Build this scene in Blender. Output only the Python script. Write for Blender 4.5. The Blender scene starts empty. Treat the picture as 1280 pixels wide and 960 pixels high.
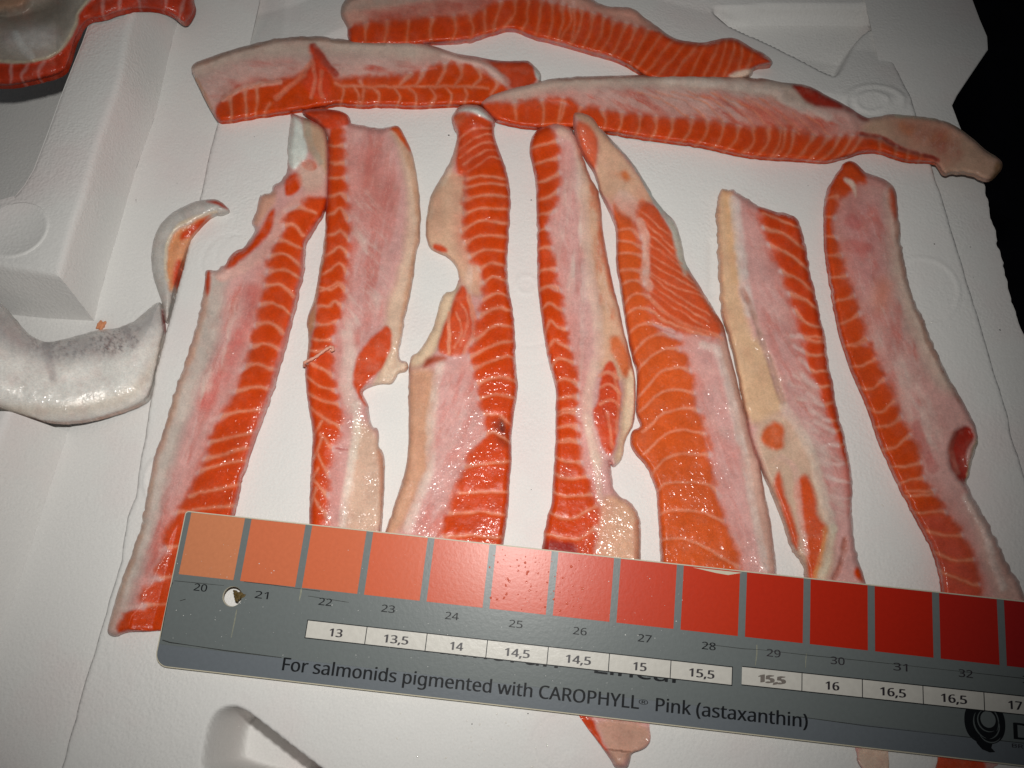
import bpy, math
import numpy as np
from mathutils import Matrix, Vector
from mathutils.kdtree import KDTree

# ------------------------------------------------------------------ camera, world, light
SC = bpy.context.scene
COL = SC.collection
MM = 0.001
F = 1035.0                     # focal length in photograph pixels (1280 wide)
TILT = math.radians(22.0)
DIST = 324.4                   # mm from lens to the foam along the axis
FWD = np.array([0.0, math.sin(TILT), -math.cos(TILT)])
UP = np.array([0.0, math.cos(TILT), math.sin(TILT)])
RIGHT = np.array([1.0, 0.0, 0.0])
CAM = -FWD * DIST

cam_d = bpy.data.cameras.new('camera')
cam_d.sensor_fit = 'HORIZONTAL'
cam_d.sensor_width = 36.0
cam_d.lens = 36.0 * F / 1280.0
cam_d.clip_start = 0.01
cam_d.clip_end = 20.0
cam = bpy.data.objects.new('camera', cam_d)
COL.objects.link(cam)
cam.matrix_world = Matrix(((RIGHT[0], UP[0], -FWD[0], CAM[0] * MM),
                           (RIGHT[1], UP[1], -FWD[1], CAM[1] * MM),
                           (RIGHT[2], UP[2], -FWD[2], CAM[2] * MM),
                           (0, 0, 0, 1)))
SC.camera = cam

world = bpy.data.worlds.new('World')
SC.world = world
world.use_nodes = True
bg = world.node_tree.nodes['Background']
bg.inputs[0].default_value = (0.9, 0.95, 1.0, 1)
bg.inputs[1].default_value = 0.035

# the camera's own flash, a few centimetres above the lens
FLASH = CAM + UP * 48.0 + RIGHT * -6.0
fl = bpy.data.lights.new('camera_flash', 'SPOT')
fl.energy = 3.95
fl.color = (1.0, 0.985, 0.94)
fl.shadow_soft_size = 0.006
fl.spot_size = math.radians(93)
fl.spot_blend = 1.0
flo = bpy.data.objects.new('camera_flash', fl)
COL.objects.link(flo)
flo.location = Vector(FLASH * MM)
_aim = np.array([-26.0, 26.0, 0.0]) - FLASH
flo.rotation_euler = Vector(_aim).to_track_quat('-Z', 'Y').to_euler()

SC.view_settings.view_transform = 'Standard'
SC.view_settings.look = 'None'
SC.view_settings.exposure = 0.0
SC.view_settings.gamma = 1.0
SC.view_settings.use_curve_mapping = False
SC.cycles.use_denoising = True
SC.cycles.max_bounces = 5
SC.cycles.sample_clamp_indirect = 4.0
SC.cycles.caustics_reflective = False
SC.cycles.caustics_refractive = False

# ------------------------------------------------------------------ helpers
RNG = np.random.default_rng(7)


def unproj(px, py, z):
    """points (mm) on the horizontal planes z seen at photograph pixels px, py"""
    px = np.asarray(px, float); py = np.asarray(py, float); z = np.asarray(z, float)
    d = ((px - 640) / F)[..., None] * RIGHT + (-(py - 480) / F)[..., None] * UP + FWD
    k = (z - CAM[2]) / d[..., 2]
    return CAM + d * k[..., None]


CROP = {'A': (160, 120, 4), 'B': (160, 340, 4), 'C': (120, 560, 4), 'D': (360, 130, 4), 'E': (360, 350, 4),
        'F': (360, 460, 4), 'G': (640, 130, 4), 'H': (640, 340, 4), 'I': (660, 490, 4), 'J': (870, 200, 4),
        'K': (880, 420, 4), 'L': (960, 540, 4), 'M': (230, 30, 4), 'N': (420, 0, 4), 'O': (680, 0, 4),
        'Q': (960, 80, 4), 'R': (0, 0, 1), 'S': (0, 0, 4), 'U': (0, 240, 3.2), 'V': (520, 660, 3.2),
        'W': (900, 460, 3.2)}


def P(s):
    """parse measured outlines: a letter names the measuring frame, numbers follow in pairs"""
    out = []; fr = (0, 0, 1); buf = []
    for t in s.split():
        if t[0].isalpha():
            fr = CROP[t]; buf = []
        else:
            buf.append(float(t))
            if len(buf) == 2:
                out.append((fr[0] + buf[0] / fr[2], fr[1] + buf[1] / fr[2])); buf = []
    return np.array(out)


def PL(s):
    """several lines separated by ; sharing the last frame letter"""
    res = []; fr = 'R'
    for part in s.split(';'):
        part = part.strip()
        if not part:
            continue
        if part[0].isalpha():
            fr = part[0]; part = part[1:]
        res.append(P(fr + ' ' + part))
    return res


def chaikin(p, n=2, closed=True):
    for _ in range(n):
        if closed:
            q = np.roll(p, -1, 0)
            p = np.stack([p * .75 + q * .25, p * .25 + q * .75], 1).reshape(-1, 2)
        else:
            a, b = p[:-1], p[1:]
            m = np.stack([a * .75 + b * .25, a * .25 + b * .75], 1).reshape(-1, 2)
            p = np.vstack([p[:1], m[1:-1], p[-1:]])
    return p


def catmull(p, n=6):
    if len(p) < 3:
        return p
    q = np.vstack([2 * p[0] - p[1], p, 2 * p[-1] - p[-2]])
    out = []
    for i in range(1, len(q) - 2):
        t = np.linspace(0, 1, n, endpoint=False)[:, None]
        a, b, c, d = q[i - 1], q[i], q[i + 1], q[i + 2]
        out.append(.5 * ((2 * b) + (c - a) * t + (2 * a - 5 * b + 4 * c - d) * t ** 2 + (3 * b - a - 3 * c + d) * t ** 3))
    out.append(q[-2:-1])
    return np.vstack(out)


def seg_dist(pts, line, closed=False, nearest=False):
    """distance of pts to a polyline"""
    a = line
    b = np.roll(line, -1, 0) if closed else line[1:]
    if not closed:
        a = line[:-1]
    best = np.full(len(pts), 1e9); near = np.zeros((len(pts), 2)) if nearest else None
    for s, e in zip(a, b):
        d = e - s; L = d @ d
        if L < 1e-12:
            continue
        t = np.clip(((pts - s) @ d) / L, 0, 1)
        q = s + t[:, None] * d
        dd = ((pts - q) ** 2).sum(1)
        m = dd < best
        best[m] = dd[m]
        if nearest:
            near[m] = q[m]
    r = np.sqrt(best)
    return (r, near) if nearest else r


def inside(pts, poly):
    c = np.zeros(len(pts), bool)
    x, y = pts[:, 0], pts[:, 1]
    for (x1, y1), (x2, y2) in zip(poly, np.roll(poly, -1, 0)):
        if y1 == y2:
            continue
        m = (y1 > y) != (y2 > y)
        xi = (x2 - x1) * (y - y1) / (y2 - y1) + x1
        c ^= m & (x < xi)
    return c


def sdf(pts, poly, limit=None):
    """positive inside; with a limit only points near the polygon's box are measured"""
    out = np.full(len(pts), -1e6)
    if limit is not None:
        lo, hi = poly.min(0) - limit, poly.max(0) + limit
        m = ((pts >= lo) & (pts <= hi)).all(1)
    else:
        m = np.ones(len(pts), bool)
    if m.any():
        q = pts[m]
        d = seg_dist(q, poly, True)
        out[m] = np.where(inside(q, poly), d, -d)
    return out


def sstep(a, b, x):
    t = np.clip((x - a) / (b - a), 0, 1)
    return t * t * (3 - 2 * t)


def vnoise(p, seed=0):
    i = np.floor(p).astype(np.int64); f = p - i
    f = f * f * (3 - 2 * f)

    def h(ix, iy):
        n = (ix * 374761393 + iy * 668265263 + seed * 2147483647 * 31 + seed * 1274126177) & 0x7fffffff
        n = ((n ^ (n >> 13)) * 1274126177) & 0x7fffffff
        return ((n ^ (n >> 16)) & 0xffff) / 65535.0
    a = h(i[:, 0], i[:, 1]); b = h(i[:, 0] + 1, i[:, 1]); c = h(i[:, 0], i[:, 1] + 1); d = h(i[:, 0] + 1, i[:, 1] + 1)
    return (a * (1 - f[:, 0]) + b * f[:, 0]) * (1 - f[:, 1]) + (c * (1 - f[:, 0]) + d * f[:, 0]) * f[:, 1]


def fbm(p, size, seed=0, oct=3):
    r = np.zeros(len(p)); a = 1.0; tot = 0
    for k in range(oct):
        r += a * (vnoise(p / size * 2 ** k + 17.3 * k, seed + k) - .5); tot += a; a *= .55
    return 2 * r / tot


def lin(c):
    c = np.asarray(c, float) / 255.0
    return np.where(c <= .04045, c / 12.92, ((c + .055) / 1.055) ** 2.4)


# ------------------------------------------------------------------ materials
def new_mat(name):
    m = bpy.data.materials.new(name); m.use_nodes = True
    nt = m.node_tree
    return m, nt, nt.nodes['Principled BSDF']


def node(nt, typ, **kw):
    n = nt.nodes.new(typ)
    for k, v in kw.items():
        if hasattr(n, k):
            setattr(n, k, v)
        else:
            n.inputs[k].default_value = v
    return n


def flesh_material(name, rough=.36, bump=.1, sss=.18, coat=1.0, skin=False, cbump=.5):
    m, nt, b = new_mat(name)
    L = nt.links.new
    at = node(nt, 'ShaderNodeAttribute', attribute_name='Col')
    tc = node(nt, 'ShaderNodeTexCoord')
    n1 = node(nt, 'ShaderNodeTexNoise', Scale=520.0, Detail=5.0, Roughness=.62)
    n2 = node(nt, 'ShaderNodeTexNoise', Scale=1500.0, Detail=3.0, Roughness=.6)
    n3 = node(nt, 'ShaderNodeTexNoise', Scale=85.0, Detail=3.0)
    for n in (n1, n2, n3):
        L(tc.outputs['Object'], n.inputs['Vector'])
    mr = node(nt, 'ShaderNodeMapRange')
    mr.inputs[1].default_value = .25; mr.inputs[2].default_value = .75
    mr.inputs[3].default_value = .86; mr.inputs[4].default_value = 1.12
    L(n2.outputs[0], mr.inputs[0])
    mx = node(nt, 'ShaderNodeMix', data_type='RGBA', blend_type='MULTIPLY')
    mx.inputs[0].default_value = 1.0
    L(at.outputs['Color'], mx.inputs[6]); L(mr.outputs[0], mx.inputs[7])
    L(mx.outputs[2], b.inputs['Base Color'])
    rr = node(nt, 'ShaderNodeMapRange')
    rr.inputs[1].default_value = .35; rr.inputs[2].default_value = .65
    rr.inputs[3].default_value = rough - .1; rr.inputs[4].default_value = rough + .16
    L(n3.outputs[0], rr.inputs[0]); L(rr.outputs[0], b.inputs['Roughness'])
    ad = node(nt, 'ShaderNodeMath', operation='ADD')
    mu = node(nt, 'ShaderNodeMath', operation='MULTIPLY'); mu.inputs[1].default_value = .35
    L(n2.outputs[0], mu.inputs[0]); L(n1.outputs[0], ad.inputs[0]); L(mu.outputs[0], ad.inputs[1])
    bp = node(nt, 'ShaderNodeBump'); bp.inputs['Strength'].default_value = bump; bp.inputs['Distance'].default_value = .0011
    L(ad.outputs[0], bp.inputs['Height']); L(bp.outputs[0], b.inputs['Normal'])
    n4 = node(nt, 'ShaderNodeTexNoise', Scale=640.0, Detail=1.2, Roughness=.5, Distortion=.6)
    L(tc.outputs['Object'], n4.inputs['Vector'])
    cw = node(nt, 'ShaderNodeMapRange')
    cw.inputs[1].default_value = .5; cw.inputs[2].default_value = .6
    cw.inputs[3].default_value = .06; cw.inputs[4].default_value = coat
    L(n3.outputs[0], cw.inputs[0]); L(cw.outputs[0], b.inputs['Coat Weight'])
    bc = node(nt, 'ShaderNodeBump'); bc.inputs['Strength'].default_value = cbump; bc.inputs['Distance'].default_value = .0011
    L(n4.outputs[0], bc.inputs['Height']); L(bc.outputs[0], b.inputs['Coat Normal'])
    b.subsurface_method = 'BURLEY'
    b.inputs['Subsurface Weight'].default_value = sss
    b.inputs['Subsurface Radius'].default_value = (1.0, .42, .28)
    b.inputs['Subsurface Scale'].default_value = .0022
    b.inputs['Specular IOR Level'].default_value = .16
    b.inputs['Coat Roughness'].default_value = .16
    b.inputs['Coat IOR'].default_value = 1.45
    if skin:
        b.inputs['Metallic'].default_value = .04
    return m


M_FLESH = flesh_material('salmon_flesh')
M_SKIN = flesh_material('silver_salmon_skin', rough=.3, bump=.16, sss=.1, coat=1.0, skin=True, cbump=.5)


def foam_material():
    m, nt, b = new_mat('white_foam')
    L = nt.links.new
    tc = node(nt, 'ShaderNodeTexCoord')
    vo = node(nt, 'ShaderNodeTexVoronoi', Scale=900.0, feature='SMOOTH_F1')
    vo2 = node(nt, 'ShaderNodeTexVoronoi', Scale=230.0, feature='DISTANCE_TO_EDGE')
    no = node(nt, 'ShaderNodeTexNoise', Scale=1400.0, Detail=4.0, Roughness=.6)
    ns = node(nt, 'ShaderNodeTexNoise', Scale=16.0, Detail=4.0, Roughness=.6)
    nw = node(nt, 'ShaderNodeTexNoise', Scale=28.0, Detail=3.0, Roughness=.55)
    for n in (vo, vo2, no, ns, nw):
        L(tc.outputs['Object'], n.inputs['Vector'])
    cr = node(nt, 'ShaderNodeValToRGB')
    cr.color_ramp.elements[0].position = .50; cr.color_ramp.elements[0].color = (.80, .785, .765, 1)
    cr.color_ramp.elements[1].position = .74; cr.color_ramp.elements[1].color = (.80, .72, .705, 1)
    L(ns.outputs[0], cr.inputs[0])
    mr = node(nt, 'ShaderNodeMapRange')
    mr.inputs[1].default_value = .3; mr.inputs[2].default_value = .7
    mr.inputs[3].default_value = .95; mr.inputs[4].default_value = 1.04
    L(no.outputs[0], mr.inputs[0])
    mx = node(nt, 'ShaderNodeMix', data_type='RGBA', blend_type='MULTIPLY')
    mx.inputs[0].default_value = 1.0
    L(cr.outputs[0], mx.inputs[6]); L(mr.outputs[0], mx.inputs[7])
    L(mx.outputs[2], b.inputs['Base Color'])
    rr = node(nt, 'ShaderNodeMapRange')
    rr.inputs[1].default_value = .42; rr.inputs[2].default_value = .66
    rr.inputs[3].default_value = .75; rr.inputs[4].default_value = .5
    L(nw.outputs[0], rr.inputs[0]); L(rr.outputs[0], b.inputs['Roughness'])
    a1 = node(nt, 'ShaderNodeMath', operation='MULTIPLY_ADD'); a1.inputs[1].default_value = .5
    L(no.outputs[0], a1.inputs[0]); L(vo.outputs['Distance'], a1.inputs[2])
    a2 = node(nt, 'ShaderNodeMath', operation='MULTIPLY_ADD'); a2.inputs[1].default_value = .5
    L(vo2.outputs['Distance'], a2.inputs[0]); L(a1.outputs[0], a2.inputs[2])
    nb = node(nt, 'ShaderNodeTexNoise', Scale=22.0, Detail=2.0)
    L(tc.outputs['Object'], nb.inputs['Vector'])
    mb = node(nt, 'ShaderNodeMapRange')
    mb.inputs[1].default_value = .38; mb.inputs[2].default_value = .68
    mb.inputs[3].default_value = .45; mb.inputs[4].default_value = 1.6
    L(nb.outputs[0], mb.inputs[0])
    a3 = node(nt, 'ShaderNodeMath', operation='MULTIPLY')
    L(a2.outputs[0], a3.inputs[0]); L(mb.outputs[0], a3.inputs[1])
    bp = node(nt, 'ShaderNodeBump'); bp.inputs['Strength'].default_value = .45; bp.inputs['Distance'].default_value = .0003
    L(a3.outputs[0], bp.inputs['Height']); L(bp.outputs[0], b.inputs['Normal'])
    b.inputs['Specular IOR Level'].default_value = .22
    return m


M_FOAM = foam_material()


def plain(name, col, rough=.4, bump=0.0, scale=900.0, spec=.5, var=.05):
    m, nt, b = new_mat(name)
    L = nt.links.new
    tc = node(nt, 'ShaderNodeTexCoord')
    no = node(nt, 'ShaderNodeTexNoise', Scale=scale, Detail=4.0, Roughness=.6)
    L(tc.outputs['Object'], no.inputs['Vector'])
    c = lin(col)
    cr = node(nt, 'ShaderNodeValToRGB')
    cr.color_ramp.elements[0].position = .3; cr.color_ramp.elements[0].color = (*(c * (1 - var)), 1)
    cr.color_ramp.elements[1].position = .7; cr.color_ramp.elements[1].color = (*np.clip(c * (1 + var), 0, 1), 1)
    L(no.outputs[0], cr.inputs[0]); L(cr.outputs[0], b.inputs['Base Color'])
    b.inputs['Roughness'].default_value = rough
    b.inputs['Specular IOR Level'].default_value = spec
    if bump:
        bp = node(nt, 'ShaderNodeBump'); bp.inputs['Strength'].default_value = bump; bp.inputs['Distance'].default_value = .0004
        L(no.outputs[0], bp.inputs['Height']); L(bp.outputs[0], b.inputs['Normal'])
    return m


def tag(o, label, cat, group=None, kind=None):
    o['label'] = label; o['category'] = cat
    if group:
        o['group'] = group
    if kind:
        o['kind'] = kind
    return o


def mesh_obj(name, verts_mm, faces, mat, parent=None, origin=(0, 0, 0), smooth=True):
    me = bpy.data.meshes.new(name)
    v = (np.asarray(verts_mm) - np.asarray(origin)) * MM
    me.from_pydata(v.tolist(), [], [list(map(int, f)) for f in faces])
    me.update()
    if smooth:
        me.polygons.foreach_set('use_smooth', np.ones(len(me.polygons), bool))
    me.materials.append(mat)
    o = bpy.data.objects.new(name, me)
    COL.objects.link(o)
    if parent is not None:
        o.parent = parent
    else:
        o.location = Vector(np.asarray(origin) * MM)
    return o


def empty(name, loc_mm):
    o = bpy.data.objects.new(name, None)
    COL.objects.link(o)
    o.empty_display_size = .01
    o.location = Vector(np.asarray(loc_mm) * MM)
    return o


def scan_inside(xs, ys, poly):
    """inside test for a whole grid, row by row"""
    res = np.zeros((len(ys), len(xs)), bool)
    x1, y1 = poly[:, 0], poly[:, 1]
    q = np.roll(poly, -1, 0); x2, y2 = q[:, 0], q[:, 1]
    for j, y in enumerate(ys):
        m = (y1 > y) != (y2 > y)
        if not m.any():
            continue
        xi = np.sort((x2[m] - x1[m]) * (y - y1[m]) / (y2[m] - y1[m]) + x1[m])
        res[j] = np.searchsorted(xi, xs) % 2 == 1
    return res


def grid_in(poly, step):
    """regular grid cut to a polygon, border vertices snapped on to the outline"""
    lo = poly.min(0) - 2 * step; hi = poly.max(0) + 2 * step
    nx = int((hi[0] - lo[0]) / step) + 1; ny = int((hi[1] - lo[1]) / step) + 1
    gx, gy = np.meshgrid(np.arange(nx), np.arange(ny))
    xs = lo[0] + np.arange(nx) * step; ys = lo[1] + np.arange(ny) * step
    pts = np.stack([lo[0] + gx.ravel() * step, lo[1] + gy.ravel() * step], 1)
    cx, cy = np.meshgrid(np.arange(nx - 1), np.arange(ny - 1))
    ok = scan_inside(xs[:-1] + .5 * step, ys[:-1] + .5 * step, poly).ravel()
    i0 = (cy * nx + cx).ravel()
    quads = np.stack([i0, i0 + nx, i0 + nx + 1, i0 + 1], 1)[ok]     # y grows downwards: this winding faces up
    cell = np.stack([cx.ravel(), cy.ravel()], 1)[ok]
    used = np.unique(quads)
    remap = -np.ones(len(pts), int); remap[used] = np.arange(len(used))
    v = pts[used]
    quads = remap[quads]
    ins = scan_inside(xs, ys, poly).ravel()[used]
    dense = []
    for a, b in zip(poly, np.roll(poly, -1, 0)):
        k = max(1, int(np.linalg.norm(b - a) / .4))
        dense.append(a + (b - a) * (np.arange(k) / k)[:, None])
    dense = np.vstack(dense)
    kd = KDTree(len(dense))
    for i, p in enumerate(dense.tolist()):
        kd.insert((p[0], p[1], 0.0), i)
    kd.balance()
    fnd = [kd.find((p[0], p[1], 0.0)) for p in v.tolist()]
    d = np.array([f[2] for f in fnd]); near = dense[[f[1] for f in fnd]]
    s = np.where(ins, d, -d)
    snap = s < .5 * step
    snap[np.unique(border_edges(quads))] = True
    v[snap] = near[snap]; s[snap] = 0
    return v, quads, s, cell


def border_edges(quads):
    e = np.concatenate([quads[:, [0, 1]], quads[:, [1, 2]], quads[:, [2, 3]], quads[:, [3, 0]]])
    k = np.sort(e, 1)
    key = k[:, 0].astype(np.int64) * (quads.max() + 1) + k[:, 1]
    u, idx, cnt = np.unique(key, return_index=True, return_counts=True)
    return e[idx[cnt == 1]]


# ruler pose (needed early: strips lie under it)
RA, RG = .1211, -.1072
RT = np.array([-114.906, -53.2715, 8.331 - .0])
_ca, _sa, _cg, _sg = math.cos(RA), math.sin(RA), math.cos(RG), math.sin(RG)
RROT = np.array([[_cg, -_sg, 0], [_sg, _cg, 0], [0, 0, 1]]) @ np.array([[1, 0, 0], [0, _ca, -_sa], [0, _sa, _ca]])
RN = RROT[:, 2]


def on_ruler(px, py):
    """ruler's own coordinates (mm) of a photograph pixel"""
    d = (px - 640) / F * RIGHT - (py - 480) / F * UP + FWD
    k = ((RT - CAM) @ RN) / (d @ RN)
    q = RROT.T @ (CAM + d * k - RT)
    return q[0], q[1]


RPOLY = None
def ruler_limit(xy):
    """height of the ruler's underside above points xy, inf where the ruler does not lie"""
    u = (xy - RT[:2])
    z = RT[2] - (u @ RN[:2]) / RN[2]
    l = np.stack([u[:, 0], u[:, 1], z - RT[2]], 1) @ RROT
    ins = (l[:, 0] > -4.5) & (l[:, 1] < 2.5) & (l[:, 1] > -54.5)
    return np.where(ins, z - 1.35, 1e9), l


# ------------------------------------------------------------------ dark ground under everything
M_DARK = plain('dark_floor', (20, 19, 26), .8, 0, 30.0, .1, .3)
g = mesh_obj('ground', [(-3000, -3000, -420), (3000, -3000, -420), (3000, 3000, -420), (-3000, 3000, -420)], [(0, 1, 2, 3)], M_DARK, smooth=False)
g['kind'] = 'structure'

# ------------------------------------------------------------------ foam
LEFT_EDGE = P('R 322 -90 312 -40 303 0 292 62 269 157 249 245 235 300 220 367 207 412 192 472 187 500 180 545 173 588 168 620 158 645 150 700 128 775 100 870 75 960 52 1050')
RIGHT_EDGE = P('R 1085 -90 1117 45 1135 105 1147 145 1167 207 1175 235 1195 300 1217 373 1240 450 1260 513 1265 538 1269 553 1280 588 1330 740 1420 1050')
PLAT = np.vstack([LEFT_EDGE, RIGHT_EDGE[::-1]])
jit = []
for a, b in zip(PLAT, np.roll(PLAT, -1, 0)):                      # crumbly cut edge
    n = max(1, int(np.linalg.norm(b - a) / 7))
    for k in range(n):
        jit.append(a + (b - a) * k / n)
PLAT = np.array(jit)
PLAT = PLAT + np.stack([fbm(PLAT, 22, 3), fbm(PLAT, 22, 9)], 1) * 1.6
REC_A = chaikin(P('R 252 972 258 925 263 904 273 889 290 883 307 889 321 899 352 923 383 947 420 975'), 2)
REC_B = chaikin(P('R 893 -6 899 8 920 25 960 42 1000 64 1042 91 1052 86 1069 51 1082 32 1096 22 1120 18 1166 20 1176 8 1176 -6'), 1)


def ring(p, cx, cy, r, w, h, sy=.93, a0=None, a1=None):
    dx = p[:, 0] - cx; dy = (p[:, 1] - cy) / sy
    d = np.hypot(dx, dy)
    k = np.exp(-((d - r) / w) ** 2) * h
    if a0 is not None:
        a = np.degrees(np.arctan2(-dy, dx)) % 360
        lo, hi = a0 % 360, a1 % 360
        m = ((a - lo) % 360) < ((hi - lo) % 360)
        k = k * m
    return k


def platform_z(p):
    z = fbm(p, 26, 41, 3) * .10 + fbm(p, 5, 51, 2) * .035
    z += ring(p, 1150, 366, 48, 2.0, .35, .9) - .12 * (np.hypot(p[:, 0] - 1150, (p[:, 1] - 366) / .9) < 46)
    z += ring(p, 1093, 127, 36, 3.5, .7, .62) + ring(p, 1090, 127, 20, 3, .6, .62)
    z += ring(p, 658, 356, 12, 2.0, .4) + ring(p, 662, 388, 46, 1.5, -.25, .95, 200, 340) + ring(p, 655, 400, 60, 1.5, -.2, .95, 200, 300)
    z += ring(p, 292, 330, 40, 1.8, -.3, .95, 80, 260) + ring(p, 300, 322, 30, 1.5, -.2, .95, 80, 240)
    z += ring(p, 706, 930, 40, 1.6, -.25, .9, 60, 250)
    z += ring(p, 884, 330, 5, 3.0, -.4) * 0 + ring(p, 205, 603, 24, 2.5, .5, 1.3, 110, 250)
    # sprue groove beside the sixth strip
    z += -.5 * np.exp(-((p[:, 0] - 889) / 4.5) ** 2) * sstep(296, 302, p[:, 1]) * (1 - sstep(366, 374, p[:, 1]))
    # the lid falls away towards its far side
    yb = np.interp(p[:, 0], [280, 360, 430, 620, 800, 900, 980, 1060, 1150], [70, 66, 34, 20, 50, 76, 106, 120, 122])
    z -= np.clip(yb - p[:, 1], 0, 70) * .09
    z -= np.clip(352 - p[:, 0], 0, 60) * .10 * (1 - sstep(52, 92, p[:, 1]))
    da = sdf(p, REC_A, 30); db = sdf(p, REC_B, 12)
    wd = np.interp(p[:, 0], [258, 290, 325], [15, 10, 3.5])
    z -= 34 * sstep(-.3, 1, da / wd)
    z -= 10 * sstep(-.6, 3.0, db)
    return z


fv, fq, fs, _ = grid_in(PLAT, 2.6)
fz = platform_z(fv)
fz -= 1.1 * (1 - np.sqrt(1 - (1 - np.clip(fs / 5.0, 0, 1)) ** 2))
fxyz = unproj(fv[:, 0], fv[:, 1], np.zeros(len(fv))); fxyz[:, 2] = fz
be = border_edges(fq)
nb = len(fxyz)
bi = np.unique(be); rm = {int(k): nb + i for i, k in enumerate(bi)}
low = fxyz[bi].copy(); low[:, 2] = -5.9
faces = fq.tolist() + [(int(b), int(a), rm[int(a)], rm[int(b)]) for a, b in be]
foam_o = mesh_obj('foam_sheet', np.vstack([fxyz, low]), faces, M_FOAM)
tag(foam_o, 'white foam box lid, the flat sheet under the row of salmon strips', 'foam lid')

# the larger foam box round it: gutter and raised corner blocks at the left, ledge at the right
ZG, ZT = -5.5, 19.0
box = empty('foam_box', (0, 0, ZG))
tag(box, 'white foam box with gutter, raised corner blocks and ledge around the lid', 'foam box')


def px3(pts, z):
    return unproj(pts[:, 0], pts[:, 1], np.full(len(pts), float(z)))


def strip_faces(rows):
    """quads between successive rows of equally many points"""
    n = len(rows[0]); v = np.vstack(rows); f = []
    for r in range(len(rows) - 1):
        for i in range(n - 1):
            a = r * n + i
            f.append((a, a + 1, a + n + 1, a + n))
    return v, f


def resample(line, n):
    d = np.r_[0, np.cumsum(np.linalg.norm(np.diff(line, axis=0), axis=1))]
    t = np.linspace(0, d[-1], n)
    return np.stack([np.interp(t, d, line[:, k]) for k in range(line.shape[1])], 1)


def rounded_rows(rows, steps=5, r=.22):
    """replace each inner row by a few rows along a fillet"""
    out = [rows[0]]
    for i in range(1, len(rows) - 1):
        a, b, c = rows[i - 1], rows[i], rows[i + 1]
        la = np.linalg.norm(a - b, axis=1, keepdims=True); lc = np.linalg.norm(c - b, axis=1, keepdims=True)
        rad = np.minimum(np.minimum(la, lc) * .45, r)
        p0 = b + (a - b) / la * rad; p1 = b + (c - b) / lc * rad
        for t in np.linspace(0, 1, steps):
            out.append(p0 * (1 - t) ** 2 + 2 * b * t * (1 - t) + p1 * t * t)
    out.append(rows[-1])
    return out


def up_faces(v, f):
    """turn faces so that their normals do not look down"""
    res = []
    for q in f:
        a, b, c = v[q[0]], v[q[1]], v[q[2]]
        n = np.cross(b - a, c - a)
        res.append(q if n @ (CAM - a) > 0 else q[::-1])
    return res


N = 40
gut_line = resample(px3(P('R 262 -90 238 -20 215 50 195 142 170 211 147 292 128 356 118 400 85 540 20 740 -60 980'), ZG), N)
gut_r = resample(px3(P('R 340 -90 325 0 290 157 262 300 240 412 215 500 190 645 165 775 130 900 80 1010'), ZG), N)
v, f = strip_faces([gut_line, gut_r])
mesh_obj('gutter', v, up_faces(v, f), M_FOAM, box, (0, 0, ZG))
# upper corner block: recess floor, inner wall, top band, right wall, front wall
n2 = 24
bot = resample(px3(P('R 262 -90 238 -20 215 50 195 142 170 211 147 292 128 356 118 401'), ZG - .02), n2)
top = resample(px3(P('R 196 -90 176 -20 160 37 150 100 136 140 122 180 107 235 89 287 74 345'), ZT), n2)
tin = resample(px3(P('R 150 -90 125 -20 100 50 75 112 57 162 37 214 17 245 -10 252 -60 258'), ZT), n2)
rin = tin.copy(); rin[:, 2] = -30
rin2 = rin.copy(); rin2[:, 0] -= 120
rows = rounded_rows([bot, top, tin, rin], r=3.0)
v, f = strip_faces(rows)
mesh_obj('corner_block', v, up_faces(v, f), M_FOAM, box, (0, 0, ZG))
v, f = strip_faces([rin, rin2])
mesh_obj('block_recess', v, up_faces(v, f), M_FOAM, box, (0, 0, ZG))
ftop = resample(px3(P('R 74 345 30 336 -20 328 -90 318'), ZT), 12)
fbot = resample(px3(P('R 118 401 60 398 0 392 -90 385'), ZG - .02), 12)
fback = resample(px3(P('R 17 245 0 250 -30 254 -90 258'), ZT - .01), 12)
v, f = strip_faces(rounded_rows([fbot, ftop, fback], r=3.0))
mesh_obj('block_front', v, up_faces(v, f), M_FOAM, box, (0, 0, ZG))
# floor of the notch between the two blocks
notch = px3(P('R 119 398 -120 380 -120 560 84 545'), ZG - .05)
mesh_obj('notch_floor', notch, up_faces(notch, [(0, 1, 2, 3)]), M_FOAM, box, (0, 0, ZG), False)
# lower corner block: its wall rises to the left
b2 = resample(px3(P('R 85 540 20 740 -60 980'), ZG - .02), 14)
t2 = resample(px3(P('R 12 514 -70 700 -190 930'), ZT), 14)
t3 = t2.copy(); t3[:, 0] -= 40
v, f = strip_faces(rounded_rows([b2, t2, t3], r=3.0))
mesh_obj('corner_block', v, up_faces(v, f), M_FOAM, box, (0, 0, ZG))
e0 = np.array([b2[0], t2[0], t3[0], [t3[0][0], t3[0][1], ZG]])
mesh_obj('block_end', e0, up_faces(e0, [(0, 1, 2, 3)]), M_FOAM, box, (0, 0, ZG), False)
# round mould mark on the block
ang = np.linspace(0, 2 * np.pi, 49)[:-1]
c0 = unproj(20, 287, ZT)
prof = [(13.2, -.3), (12.6, .35), (11.9, .45), (11.2, .1), (0.0, .06)]
rows = [np.stack([c0[0] + r * np.cos(np.r_[ang, ang[:1]]), c0[1] + r * np.sin(np.r_[ang, ang[:1]]), np.full(49, ZT + h)], 1) for r, h in prof]
v, f = strip_faces(rows)
mesh_obj('mould_mark', v, up_faces(v, f), M_FOAM, box, (0, 0, ZG))
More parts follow.
